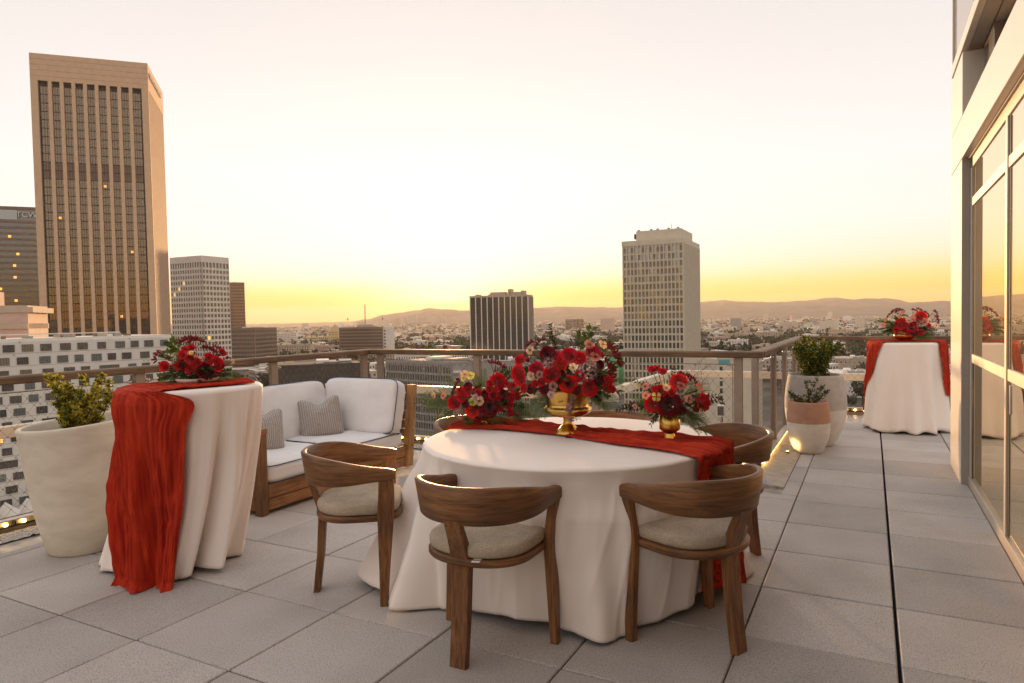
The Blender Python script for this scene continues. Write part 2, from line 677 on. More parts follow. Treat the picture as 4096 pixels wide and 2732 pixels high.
def tile(x0, x1, y0, y1):
    w, d = round(x1 - x0, 4), round(y1 - y0, 4)
    if w < .03 or d < .03:
        return
    if (w, d) not in tile_cache:
        tile_cache[(w, d)] = MB().cbox((0, 0, -.025), (w, d, .05), .005).mesh('floor_tile', M['paver'])
    o = inst(tile_cache[(w, d)], 'floor_tile', floor)
    o.location = ((x0 + x1) / 2, (y0 + y1) / 2, random.uniform(-.0014, .0014))
    o.rotation_euler = (random.uniform(-.0012, .0012), random.uniform(-.0012, .0012), random.uniform(-.002, .002))


for k in range(-5, 9):
    xa, xb = X0 + k * T + .0038, X0 + (k + 1) * T - .0038
    if k == 4:
        xb -= .0035
    if k == 5:
        xa += .0035
    for j in range(-6, 20):
        ya, yb = Y0 + j * T + .0038, Y0 + (j + 1) * T - .0038
        lim = 9.72 if xa > -.7 else 5.66
        if ya > lim or yb < -2.4:
            continue
        x0, x1 = max(xa, -4.87), min(xb, .70 if ya < 7.3 else 4.0)
        if xa > .70 and ya < 7.35:
            continue
        tile(x0, x1, ya, min(yb, lim))
for j in range(6, 14):
    ya, yb = Y0 + j * T + .0038, Y0 + (j + 1) * T - .0038
    if yb > 5.68 and ya < 9.72:
        tile(-.628, X0 + 4 * T - .0022, max(ya, 5.665), min(yb, 9.72))

# flashing and gravel strips between the paving and the railings
strip = MB().bb(-5.30, -4.885, -2.4, 5.60, -.06, -.012).bb(-4.885, -.93, 5.675, 6.32, -.06, -.013).bb(-.929, -.633, 5.675, 6.32, -.06, -.0131).bb(-.70, 4.0, 9.735, 10.55, -.06, -.013)
strip.bb(-5.30, -4.885, 5.60, 6.32, -.06, -.0125)
tag(strip.build('edge_flashing', M['flash']), kind='structure')
gravel = MB(True)


def gravel_patch(x0, x1, y0, y1):
    nx, ny = int((x1 - x0) / .018), int((y1 - y0) / .018)

    def fn(u, v):
        x, y = lerp(x0, x1, u), lerp(y0, y1, v)
        return (x, y, -.004 + .016 * abs(noise.noise((x * 42, y * 42, 3))))
    gravel.grid(fn, nx, ny)


gravel_patch(-5.33, -5.10, 1.2, 6.3)
gravel_patch(-5.1, -1.0, 6.12, 6.34)
tag(gravel.build('gravel_bed', M['pebble']), 'pale gravel bed along the foot of the railing', 'gravel', kind='stuff')
# sloped metal cap at the inner railing corner
cap = empty('metal_drip_cap', (-.80, 6.2, 0), label='folded pale metal cap strip along the inner railing, its end tucked under the corner post', cat='metal cap')
MB().add([(-.09, -.32, .03), (.17, -.32, .004), (.17, 3.45, .004), (-.09, 3.45, .05), (-.09, -.32, -.03), (.17, -.32, -.03), (.17, 3.45, -.03), (-.09, 3.45, -.03)],
         [(0, 1, 2, 3), (7, 6, 5, 4), (0, 4, 5, 1), (1, 5, 6, 2), (2, 6, 7, 3), (3, 7, 4, 0)]).build('cap_strip', mat('cap_strip', (.40, .33, .26), (.52, .44, .36), rough=.5, scale=10, metal=.2, bump=.2), cap)
MB().add([(-.16, -.33, .02), (-.16, -.10, .06), (.13, -.33, .012), (.10, -.33, -.02), (-.16, -.33, -.02)],
         [(0, 2, 1), (0, 4, 3, 2), (0, 1, 4), (1, 2, 3), (1, 3, 4)]).build('end_flap', M['steel'], cap)

# building mass under the terrace
base = empty('terrace_building', (0, 0, GZ), label='pale hotel block carrying the roof terrace', cat='building')
bm = MB().bb(-5.5, 12, -8, 6.45, 0, -GZ - .31).bb(-1.0, 12, 6.45, 10.8, 0, -GZ - .311)
bm.build('wall', mat('hotel_wall', (.5, .45, .39), rough=.8), base)
MB().bb(-3.2, -1.0, 6.46, 10.8, -GZ - 6, -GZ - .33).build('lower_roof', mat('lower_roof', (.50, .46, .42), (.60, .56, .51), rough=.8, scale=2), base)


# ================================================================== railings
def hand_rail(parent, a, b, splits, axis):
    """wooden top rail from a to b (horizontal), cut into planks at the split lengths"""
    a, b = Vector(a), Vector(b)
    Lg = (b - a).length
    d = (b - a) / Lg
    rz = math.atan2(d.y, d.x)
    cuts = [0] + splits + [Lg]
    for s0, s1 in zip(cuts, cuts[1:]):
        prof = [(-.068, -.028), (-.060, -.035), (.060, -.035), (.068, -.028), (.068, .012), (.052, .024), (-.052, .024), (-.068, .012)]
        secs = []
        for s in (s0 + .0015, s1 - .0015):
            c = a + d * s
            n = Vector((-d.y, d.x, 0))
            secs.append([c + n * p + Vector((0, 0, q)) for p, q in prof])
        ctr = a + d * (s0 + s1) / 2
        m = MB().loft([[p - ctr for p in q] for q in secs], smooth=False)
        o = m.build('handrail_plank', M['rail_' + axis], parent, ctr - parent.location)


def post(parent, x, y, w, d, z0=-.02, z1=1.0275):
    o = MB().cbox((0, 0, (z0 + z1) / 2), (w, d, z1 - z0), .003).build('post', M['post'], parent, (x - parent.location.x, y - parent.location.y, -parent.location.z))
    return o


def mesh_panel(parent, a, b, zt=.965, zb=.085, cell=.088):
    """diamond steel netting between two points"""
    a, b = Vector(a), Vector(b)
    Lg = (b - a).length
    d = (b - a) / Lg
    nrm = Vector((-d.y, d.x, 0))
    H = zt - zb
    h = cell * .58
    rows = int(H / h)
    h = H / rows
    colsn = max(1, int(Lg / cell))
    c = Lg / colsn
    mb = MB()
    r = .0011
    for j in range(rows):
        for k in range(colsn + 1):
            x = (k + .5 * (j % 2)) * c
            for dx in (-c / 2, c / 2):
                if x <= Lg + .001 and -.001 <= x + dx <= Lg + .001:
                    mb.tube([a + d * x + Vector((0, 0, zb + j * h)), a + d * (x + dx) + Vector((0, 0, zb + (j + 1) * h))], r, 3, caps=False, smooth=False)
    # ferrules at the crossings
    for k in range(colsn + 1):
        for j in range(rows + 1):
            x = (k + .5 * (j % 2)) * c
            if x <= Lg:
                p = a + d * x + Vector((0, 0, zb + j * h))
                mb.box(p, (.006, .006, .006), math.atan2(d.y, d.x))
    for z in (zt, zb):
        mb.tube([a + Vector((0, 0, z)), b + Vector((0, 0, z))], .003, 5, caps=False)
    for s in (.012, Lg - .012):
        p = a + d * s
        mb.tube([p + Vector((0, 0, zb)), p + Vector((0, 0, zt))], .004, 5, caps=False)
    loc = Vector(parent.location)
    mb.v = [(p[0] - loc.x, p[1] - loc.y, p[2] - loc.z) for p in mb.v]
    o = mb.build('cable_mesh', M['cable'], parent)
    o['kind'] = 'stuff'
    for s in (.03, Lg - .03):
        p = a + d * s - loc
        k = MB(True).lathe([(0, -.004), (.017, -.004), (.02, .0), (.017, .012), (.008, .016), (.008, .03), (0, .031)], 10, caps=False)
        k.v = [(v[2], v[0], v[1]) for v in k.v]
        ko = k.build('cable_clamp', M['steel'], parent, (p.x, p.y, zt))
        ko.rotation_euler = (0, 0, math.atan2(d.y, d.x) + (0 if s < Lg / 2 else math.pi))


def kerb(parent, a, b, inner):
    """low metal kerb under the mesh with a channel of warm bulbs; inner = unit vector to the terrace"""
    a, b, n = Vector(a), Vector(b), Vector((*inner, 0))
    Lg = (b - a).length
    d = (b - a) / Lg
    rz = math.atan2(d.y, d.x)
    c = (a + b) / 2 - Vector(parent.location)
    MB().cbox(c + Vector((0, 0, .02)), (Lg, .05, .10), .003, Matrix.Rotation(rz, 3, 'Z')).build('kerb', M['post'], parent)
    MB().cbox(c + n * .035 + Vector((0, 0, .078)), (Lg, .075, .010), .002, Matrix.Rotation(rz, 3, 'Z')).build('kerb_lip', M['frame'], parent)
    MB().cbox(c + n * .038 + Vector((0, 0, .028)), (Lg, .012, .012), .002, Matrix.Rotation(rz, 3, 'Z')).build('lamp_channel', M['gasket'], parent)
    k = int(Lg / .115)
    for i in range(k):
        p = a + d * ((i + .5) * Lg / k) + n * .042 - Vector(parent.location) + Vector((0, 0, .048))
        inst(BULB, 'bulb', parent, Matrix.Translation(p) @ Matrix.Rotation(rz, 4, 'Z'))
        if i % 2 == 0:
            inst(CLIP, 'clip', parent, Matrix.Translation(p + d * .055) @ Matrix.Rotation(rz, 4, 'Z'))


BULB = MB(True).lathe([(.001, -.014), (.012, -.010), (.016, 0), (.012, .010), (.001, .014)], 8).mesh('bulb', M['bulb'])
CLIP = MB().box((0, 0, 0), (.012, .03, .03)).mesh('clip', M['gasket'])

LX, FY, RX, BY = -5.40, 6.45, -.92, 10.68
rl = empty('terrace_railing', (LX, 0, 0), label='long wood capped cable mesh railing behind the sofa and big concrete planter', cat='railing')
hand_rail(rl, (LX, -2.2, 1.063), (LX, FY + .065, 1.063), [1.0, 2.85, 4.28, 5.72, 7.15], 'y')
ys = [-.80, .64, 2.08, 3.515, 4.95, FY - .10]
for y in ys:
    post(rl, LX, y, .05, .085)
for a, b in zip(ys, ys[1:]):
    mesh_panel(rl, (LX, a + .045, 0), (LX, b - .045, 0))
kerb(rl, (LX, -2.2, 0), (LX, FY, 0), (1, 0))

rf = empty('terrace_railing', (0, FY, 0), label='wood capped cable mesh railing running behind the round table to the corner', cat='railing')
hand_rail(rf, (LX + .067, FY, 1.0634), (RX + .065, FY, 1.0634), [.70], 'x')
xs = [LX + .17, -3.87, -2.47, -1.075]
for x in xs:
    post(rf, x, FY, .075, .05)
for a, b in zip(xs, xs[1:]):
    mesh_panel(rf, (a + .04, FY, 0), (b - .04, FY, 0))
kerb(rf, (LX + .08, FY, 0), (RX - .05, FY, 0), (0, -1))

rr = empty('terrace_railing', (RX, 8, 0), label='short wood capped railing beside the pots, receding from the corner post', cat='railing')
hand_rail(rr, (RX, FY + .067, 1.0628), (RX, BY - .066, 1.0628), [1.9, 3.1], 'y')
ys = [FY - .06, 7.68, 8.75, 9.95, BY - .12]
for i, y in enumerate(ys):
    post(rr, RX, y, .055, .085 if i else .075)
for a, b in zip(ys, ys[1:]):
    mesh_panel(rr, (RX, a + .045, 0), (RX, b - .045, 0), cell=.075)
kerb(rr, (RX, FY + .08, 0), (RX, BY - .08, 0), (1, 0))

rb = empty('terrace_railing', (1, BY, 0), label='far wood capped cable mesh railing behind the tall draped table by the wall', cat='railing')
hand_rail(rb, (RX - .065, BY, 1.0632), (4.2, BY, 1.0632), [2.6], 'x')
xs = [RX + .06, .55, 2.0, 3.45]
for x in xs:
    post(rb, x, BY, .06, .05)
for a, b in zip(xs, xs[1:]):
    mesh_panel(rb, (a + .035, BY, 0), (b - .035, BY, 0))
kerb(rb, (RX + .08, BY, 0), (4.2, BY, 0), (0, -1))

# outer beam frame standing off the terrace edge
ob = empty('outer_beam_frame', (-3.3, 8.7, 0), label='cream painted outer beam frame standing off beyond the railing', cat='beam')
bx = lambda n, x0, x1, y0, y1, z0, z1: MB().cbox(((x0 + x1) / 2 + 3.3, (y0 + y1) / 2 - 8.7, (z0 + z1) / 2), (x1 - x0, y1 - y0, z1 - z0), .008).build(n, M['cream_beam'], ob)
bx('beam', -8.06, -7.94, -3, 8.62, .28, .40)
bx('beam', -8.06, -3.37, 8.63, 8.75, .28, .40)
bx('beam', -3.36, -3.24, 8.63, 12.58, .28, .40)
bx('beam', -3.36, 4.5, 12.59, 12.71, .28, .40)
for x, y in ((-8, 2), (-8, 5.3), (-8, 8.69), (-5.6, 8.69), (-3.30, 8.69), (-3.3, 12.0), (-.5, 12.65), (2.5, 12.65)):
    bx('strut', x - .045, x + .045, y - .045, y + .045, -4, .279)
for x0, x1, y0, y1 in ((-8, -5.5, 1.95, 2.05), (-8, -5.5, 5.25, 5.35), (-5.65, -5.55, 6.5, 8.6), (-3.3, -1.0, 11.9, 12.0), (-.55, -.45, 10.8, 12.6)):
    bx('bracket', x0, x1, y0, y1, -3.2, -3.05)

# small floodlight on a stand on the lower roof
fl = empty('floodlight_stand', (-1.72, 9, -.32), label='small boxy floodlight on a thin pole outside the railing corner', cat='floodlight')
MB(True).tube([(0, 0, 0), (0, 0, .42)], .014, 8).build('pole', M['steel'], fl)
MB().cbox((0, 0, .50), (.10, .07, .15), .012).build('lamp_housing', M['pot_white'], fl)
MB().cbox((0, -.038, .50), (.08, .006, .12), .002).build('lens', M['grey_glass'], fl)
MB(True).lathe([(.001, 0), (.07, 0), (.07, .012), (.001, .014)], 14).build('foot_plate', M['steel'], fl)

# ================================================================== hotel facade on the right
fac = empty('glass_facade', (.71, 4, 0), label='pale metal and mirror glass hotel facade beside the paving', cat='building')


def fb(n, m, x0, x1, y0, y1, z0, z1, b=.003):
    return MB().cbox(((x0 + x1) / 2 - .71, (y0 + y1) / 2 - 4, (z0 + z1) / 2), (x1 - x0, y1 - y0, z1 - z0), b).build(n, M[m], fac)


fb('pillar', 'panel', .652, 1.2, 6.585, 7.40, -.02, 2.645)
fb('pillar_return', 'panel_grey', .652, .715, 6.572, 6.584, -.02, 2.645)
fb('pillar_panel', 'panel', .652, 1.2, 6.585, 7.40, 2.652, 2.985)
fb('pillar_panel', 'panel', .654, 1.2, 6.585, 7.40, 2.992, 3.50)
fb('fascia', 'panel', .652, .90, -2.5, 6.580, 2.652, 2.985)
fb('fascia_lining', 'gasket', .70, 1.3, -2.5, 6.58, 2.986, 2.991, .001)
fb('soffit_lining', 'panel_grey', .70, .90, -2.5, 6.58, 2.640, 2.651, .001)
fb('upper_wall', 'panel', .885, 1.3, -2.5, 6.10, 2.992, 3.56)
fb('upper_glass', 'grey_glass', .80, 1.2, 6.12, 6.58, 2.992, 3.56)
# overhanging bay above
fb('bay_lip', 'panel', .652, .70, -2.5, 7.40, 3.53, 3.63)
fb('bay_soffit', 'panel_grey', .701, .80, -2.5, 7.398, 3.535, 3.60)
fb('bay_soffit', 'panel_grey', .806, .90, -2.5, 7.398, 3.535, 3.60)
fb('bay_lining', 'gasket', .66, 1.3, -2.5, 7.39, 3.601, 3.629, .001)
for y0, y1 in ((6.10, 7.36), (4.6, 6.04), (3.1, 4.54), (1.6, 3.04), (.1, 1.54)):
    fb('bay_window', 'grey_glass', .672, .70, y0, y1, 3.631, 6.4)
fb('bay_wall', 'panel', .701, 1.3, -2.5, 7.40, 3.631, 6.4)
fb('bay_corner', 'panel', .655, .70, 7.362, 7.40, 3.631, 6.4)
# glazing bays
mull = [6.53, 4.93, 3.33, 1.73, .13, -1.47]
fb('sill', 'frame', .703, .80, -2.4, 6.571, -.02, .072)
fb('head', 'frame', .715, .80, -2.4, 6.571, 2.560, 2.639)
for i, y in enumerate(mull):
    fb('mullion', 'frame', .708, .80, y - .03, y + .03, .073, 2.559)
    fb('gasket_strip', 'gasket', .7205, .78, y - .052, y - .031, .0731, 2.5589, .001)
for a, b in zip(mull, mull[1:]):
    y0, y1 = b + .031, a - .053
    for z0, z1 in ((1.003, 1.075), (2.250, 2.318)):
        fb('transom', 'frame', .712, .79, y0, y1, z0, z1)
    for z0, z1 in ((.073, 1.002), (1.076, 2.249), (2.319, 2.559)):
        g = MB()
        g.add([(.722 - .71, y0 - 4, z0), (.722 - .71, y1 - 4, z0), (.722 - .71, y1 - 4, z1), (.722 - .71, y0 - 4, z1)], [(0, 3, 2, 1)])
        g.add([(.732 - .71, y0 - 4, z0), (.732 - .71, y1 - 4, z0), (.732 - .71, y1 - 4, z1), (.732 - .71, y0 - 4, z1)], [(0, 1, 2, 3)])
        g.build('glass_pane', M['mirror_glass'], fac)
        fb('gasket_strip', 'gasket', .7195, .7215, y1 - .012, y1 - .001, z0, z1, .001)
h = MB().cbox((0, 0, 0), (.012, .02, .16), .004).build('door_handle', M['frame'], fac, (-.035, .52, .93))
fb('core_wall', 'subfloor', .81, 1.3, -2.5, 6.58, -.3, 2.63)


# ================================================================== round table, cloth, runner
TC, TR, TZ = Vector((-1.47, 3.42, 0)), .80, .765
rt = empty('round_table', TC, label='round banquet table hidden under the floor-length white cloth', cat='table')
MB(True).lathe([(.001, .715), (TR - .07, .715), (TR - .055, .723), (TR - .055, .738), (TR - .065, .745), (.001, .745)], 64).build('tabletop', M['teak_x'], rt)
for k in range(4):
    a = k * math.pi / 2 + .4
    MB(True).tube([(.45 * math.cos(a), .45 * math.sin(a), 0), (.42 * math.cos(a), .42 * math.sin(a), .714)], .016, 8).build('leg', M['steel'], rt)

HEM = [(-180, 1.00), (-166, .97), (-150, 1.17), (-134, 1.02), (-127, 1.04), (-119, .80), (-112, .72), (-100, .70), (-86, .725), (-76, .695), (-68, .755), (-58, .845), (-50, .775), (-44, .705),
       (-30, .735), (-18, .75), (-8, .715), (1, .73), (12, .90), (26, 1.03), (40, .90), (55, .98), (72, .88), (90, .98), (108, .88), (126, .98), (143, .9), (160, 1.0)]


def fold_noise(a, t, seed, f=3.2):
    return noise.noise((math.cos(a) * f, math.sin(a) * f, seed + t * .35))


def main_cloth(a, t):
    """a angle (rad), t 0..1 from the rim down to the hem"""
    rh = cyc_interp(HEM, math.degrees(a))
    rr_ = TR + (rh - TR) * (t ** 1.25) + .012 * math.sin(t * math.pi) * math.cos(9 * a)
    dg = (math.degrees(a) + 180) % 360 - 180
    k = .3 if -120 < dg < 6 else 1
    rr_ -= .022 * math.sin(min(1, t * 3.2) * math.pi) * (1.6 - k)
    rr_ += fold_noise(a, t, 1.7, 3.6) * .06 * k * min(1, t * 1.8) + fold_noise(a, t * 1.6, 5.1, 7) * .014 * min(1, t * 2.2) * (1.2 - t * .6)
    rr_ += .008 * (1 - abs(noise.noise((a * 5.5 + t * .8, t * 1.0, 3.3)))) ** 5 * min(1, t * 3)
    rr_ += .0035 * (1 - abs(noise.noise((a * 17 + t * 2.5, t * 2.6, 6.3)))) ** 5 * min(1, t * 4) * (1.1 - t)
    rr_ += noise.noise((a * 6, t * 9, 8.8)) * .004
    z = TZ * (1 - t) + .012 + .018 * t * (1 + math.cos(5 * a + 1))
    return rr_, z


def cloth_mesh(fn, cx, cy_, Rr, z, nu=640, nv=60, wind=(0, 0)):
    mb = MB(True)

    def top(u, v):
        a = u * 2 * math.pi
        r = (.03 + .97 * v) * (Rr - .034)
        return (r * math.cos(a), r * math.sin(a), z + .0012 * noise.noise((r * math.cos(a) * 4, r * math.sin(a) * 4, 2)) * (1 - v))
    mb.grid(top, nu, 14, wrap=True)
    mb.f.append(tuple(range(nu)))
    mb.m.append(0)
    mb.s.append(True)

    def side(u, v):
        a = u * 2 * math.pi
        if v < .16:                                     # rounded rim
            q = v / .16 * math.pi / 2
            r1, z1 = fn(a, .035)
            r = (Rr - .034) + (r1 - (Rr - .034)) * math.sin(q)
            return (r * math.cos(a), r * math.sin(a), z - (z - z1) * (1 - math.cos(q)))
        t = .035 + .965 * ((v - .16) / .84) ** 1.15
        r, zz = fn(a, t)
        return (r * math.cos(a) + wind[0] * t * t, r * math.sin(a) + wind[1] * t * t, zz)
    mb.grid(side, nu, nv, wrap=True)
    mb.v = [(x, y, zz) for x, y, zz in mb.v]
    return mb


cl = cloth_mesh(main_cloth, 0, 0, TR, TZ).build('tablecloth', M['linen'], None, TC)
tag(cl, 'floor-length off white cloth with soft folds over the big round table', 'tablecloth')
cl.modifiers.new('weld', 'WELD').merge_threshold = .0004
cl.modifiers.new('thick', 'SOLIDIFY').thickness = -.002


def crinkle(s, w, amp=1.0, seed=0):
    """height of the gauze creases: ridges running along the length s, across w (metres)"""
    q = noise.noise((w * 56 + noise.noise((s * 1.6, w * 4, seed)) * 1.0, s * 1.1, seed))
    q2 = noise.noise((w * 130 + noise.noise((s * 3, w * 8, seed + 3)) * .9, s * 3, seed + 7))
    return amp * (.010 * abs(q) * 2 + .005 * q2 + .004 * noise.noise((s * 14, w * 14, seed)))


def runner_main():
    # edges of the runner on the table top, traced from end to end, then over the rim and down
    lo = [(1020, 987), (1100, 985), (1200, 993), (1300, 1003), (1400, 1020), (1500, 1034), (1585, 1049)]
    hi = [(1090, 962), (1165, 966), (1240, 975), (1320, 983), (1410, 990), (1500, 999), (1612, 1010)]
    A = [onz(x, y, TZ + .004) for x, y in lo]
    B = [onz(x, y, TZ + .004) for x, y in hi]
    A = catmull(A, 110)
    B = catmull(B, 110)

    def drop(P, back):
        out = []
        d = (P - TC)
        a0 = math.atan2(d.y, d.x)
        a1 = math.radians(back)
        n = 90
        for i in range(1, n + 1):
            t = i / n * .97
            a = lerp(a0, a1, min(1, t * 1.6))
            r, z = main_cloth(a, max(t, .001))
            out.append(TC + Vector(((r + .012) * math.cos(a), (r + .012) * math.sin(a), z + .004)))
        return out
    # bring the ends of both edges to the rim
    def to_rim(P):
        d = P - TC
        d.z = 0
        return TC + d.normalized() * (TR + .004) + Vector((0, 0, TZ + .004))
    A2 = A + [to_rim(A[-1])]
    B2 = B + [to_rim(B[-1])]
    A2 += drop(A2[-1], -9)
    B2 += drop(B2[-1], 9)
    # start hangs a little over the far left rim
    nA = len(A2)
    mb = MB(True)
    nw = 64
    secs = []
    s = 0
    for i in range(nA):
        if i:
            s += (A2[i] - A2[i - 1]).length
        row = []
        on_top = i <= 111
        for k in range(nw + 1):
            w = k / nw
            p = A2[i].lerp(B2[i], w)
            wid = (A2[i] - B2[i]).length
            edge = 1 - abs(2 * w - 1) ** 6
            c = crinkle(s, w * .34, 2.3, 2) + .006
            if on_top:
                p = p + Vector((0, 0, c * (.35 + .65 * edge)))
            else:
                d = (p - TC)
                a = math.atan2(d.y, d.x)
                t = max(.0, min(1, (TZ - p.z) / TZ))
                r, z = main_cloth(a, t)
                rr = max(r + .010, math.hypot(d.x, d.y)) + c * 1.5
                p = Vector((TC.x + rr * math.cos(a), TC.y + rr * math.sin(a), max(p.z, .012)))
            wob = .008 * noise.noise((s * 9, w * 3, 5))
            row.append(p + Vector((wob, wob, 0)))
        secs.append(row)
    for row in secs:
        pass
    w_ = nw + 1
    mb.add([p - TC for row in secs for p in row], [(i * w_ + k, i * w_ + k + 1, (i + 1) * w_ + k + 1, (i + 1) * w_ + k) for i in range(nA - 1) for k in range(nw)])
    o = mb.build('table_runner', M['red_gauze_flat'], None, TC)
    tag(o, 'crinkled red gauze runner lying across the round table under three flower vases', 'table runner')
    o.modifiers.new('thick', 'SOLIDIFY').thickness = .0015


runner_main()

# ================================================================== tall cocktail tables
C1, C1R, CZ = Vector((-3.632, 2.725, 0)), .382, 1.057


def high_table(C, label):
    t = empty('cocktail_table', C, label=label, cat='table')
    MB(True).lathe([(.001, CZ - .035), (.33, CZ - .035), (.345, CZ - .028), (.345, CZ - .014), (.33, CZ - .010), (.001, CZ - .010)], 48).build('tabletop', M['teak_x'], t)
    MB(True).tube([(0, 0, .02), (0, 0, CZ - .036)], .025, 10).build('pole', M['steel'], t)
    MB(True).lathe([(.001, 0), (.095, 0), (.095, .012), (.04, .03), (.001, .03)], 32).build('foot_plate', M['steel'], t)
    return t


high_table(C1, 'tall cocktail table under the cloth beside the sofa')
HEM1 = [(-180, .44), (-154, .45), (-130, .38), (-100, .32), (-75, .31), (-52, .33), (-34, .38), (-24, .40), (-15, .31), (-3, .45), (7, .40), (12, .29), (24, .33), (37, .40), (46, .33), (56, .30), (80, .36), (130, .42)]


def cloth1(a, t):
    rh = cyc_interp(HEM1, math.degrees(a))
    r = C1R + (rh - C1R) * (t ** 1.1)
    deg = (math.degrees(a) + 180) % 360 - 180
    f = math.cos(a * 9 + .8 + .6 * math.sin(a * 2))
    r += .010 * (max(0, f) ** 2 - .35) * min(1, t * 3)
    r -= .035 * math.exp(-((deg + 16) / 5) ** 2) * min(1, t * 2.5) + .035 * math.exp(-((deg - 14 + 8 * t) / 4) ** 2) * min(1, t * 2)
    r += .012 * (1 - abs(noise.noise((a * 7, t * 1.3, 2.2)))) ** 4 * min(1, t * 3)
    r += fold_noise(a, t, 4.4, 4) * .03 * min(1, t * 2) + fold_noise(a, t * 2, 9.4, 11) * .008 * min(1, t * 3)
    z = CZ * (1 - t) + .010 + .012 * t * (1 + math.cos(4 * a))
    return max(r, .17), z


WIND1 = (-.090, -.120)
c1 = cloth_mesh(cloth1, 0, 0, C1R, CZ, 520, 70, WIND1).build('tablecloth', M['linen'], None, C1)
tag(c1, 'pale cloth with deep folds blown sideways over the tall table by the sofa', 'tablecloth', 'cocktail table cloths')
c1.modifiers.new('weld', 'WELD').merge_threshold = .0004
c1.modifiers.new('thick', 'SOLIDIFY').thickness = -.002


def runner_drop(C, Rt, left, right, dl, label, start, nv=150, seed=1, group=None):
    """front fall of a gauze runner, its two edges given as points, plus the part lying on the table top"""
    nl = catmull(left, nv)
    nr = catmull(right, nv)
    nw = 90
    rows = []
    # lying part: from the start edge to the rim
    s0, s1 = start
    n0 = 50
    for i in range(n0):
        t = i / n0
        a, b = Vector(s0).lerp(nl[0], t), Vector(s1).lerp(nr[0], t)
        rows.append([a.lerp(b, k / nw) + Vector((0, 0, .002 + crinkle(t * .6, k / nw * .45, 1.1, seed))) for k in range(nw + 1)])
    for i in range(nv + 1):
        s = .6 + i / nv * 1.1
        row = []
        for k in range(nw + 1):
            w = k / nw
            p = nl[i].lerp(nr[i], w)
            d = Vector((p.x - C.x, p.y - C.y, 0)).normalized()
            bul = math.sin(w * math.pi) * .05 * min(1, i / 25)
            fold = .055 * math.cos(w * 2 * math.pi * 2.0 + .5 + .8 * noise.noise((i / nv * 2, 0, seed))) * min(1, i / nv * 1.6)
            big = .03 * noise.noise((w * 7, i / nv * 1.6, seed + 11)) * min(1, i / 30)
            c = crinkle(s, w * .48, 2.0, seed) + bul + fold * .55 + big
            c -= .075 * math.exp(-((w - .60 - .05 * i / nv) / .035) ** 2) * max(0, min(1, (i / nv - .12) * 2.2))
            if i > nv - 8:
                c += (i - nv + 8) * .004
            t_ = max(0, min(1, (CZ - p.z) / CZ))
            ax = Vector((C.x + WIND1[0] * t_ * t_, C.y + WIND1[1] * t_ * t_, 0))
            q = Vector((p.x - ax.x, p.y - ax.y, 0))
            need = cloth1(math.atan2(q.y, q.x), max(t_, .02))[0] + .014
            if q.length < need:
                p = Vector((ax.x, ax.y, p.z)) + q.normalized() * need
            row.append(p + d * max(c, -.006) + Vector((0, 0, .008 * noise.noise((w * 24, i * .05, seed)))))
        rows.append(row)
    w_ = nw + 1
    mb = MB(True)
    mb.add([p - C for r in rows for p in r], [(i * w_ + k, i * w_ + k + 1, (i + 1) * w_ + k + 1, (i + 1) * w_ + k) for i in range(len(rows) - 1) for k in range(nw)])
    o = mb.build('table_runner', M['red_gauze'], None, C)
    tag(o, label, 'table runner', group)
    o.modifiers.new('thick', 'SOLIDIFY').thickness = .0015
    return o


def px(x, y, D):
    return atdist(x, y, D)


def rim(deg, C, Rt, z=CZ + .006):
    a = R(deg)
    return Vector((C.x + Rt * math.cos(a), C.y + Rt * math.sin(a), z))


L1 = [rim(-150, C1, .375), px(288, 912, 4.56), px(277, 980, 4.50), px(264, 1070, 4.42), px(258, 1130, 4.38), px(260, 1200, 4.32), px(268, 1280, 4.28), px(280, 1338, 4.27)]
R1 = [rim(-64, C1, .375), px(445, 912, 4.30), px(437, 980, 4.29), px(432, 1070, 4.26), px(426, 1150, 4.22), px(416, 1220, 4.17), px(407, 1290, 4.13), px(402, 1347, 4.10)]
runner_drop(C1, C1R, L1, R1, None, 'crinkled red gauze runner falling to the floor beside the concrete planter', (rim(84, C1, .35), rim(28, C1, .36)), seed=3)

C2 = Vector((.375, 9.42, 0))
high_table(C2, 'tall cocktail table under the cloth at the far railing')
HEM2 = [(-180, .46), (-150, .44), (-128, .52), (-115, .44), (-103, .50), (-92, .42), (-80, .50), (-68, .43), (-55, .52), (-40, .40), (-20, .46), (0, .42), (40, .44), (90, .42), (140, .45)]


def cloth2(a, t):
    rh = cyc_interp(HEM2, math.degrees(a))
    r = .395 + (rh - .395) * t ** 1.3
    r += .035 * (max(0, math.cos(7 * (a + .22 * t) + .5)) ** 2 - .4) * min(1, t * 2.5)
    r += fold_noise(a, t, 14.4, 4) * .025 * min(1, t * 2)
    return r, CZ * (1 - t) + .010 + .014 * t * (1 + math.cos(11 * a))


c2 = cloth_mesh(cloth2, 0, 0, .395, CZ, 220, 40).build('tablecloth', M['linen'], None, C2)
tag(c2, 'pale cloth with scalloped hem over the tall table at the far railing', 'tablecloth', 'cocktail table cloths')
c2.modifiers.new('weld', 'WELD').merge_threshold = .0004
c2.modifiers.new('thick', 'SOLIDIFY').thickness = -.002
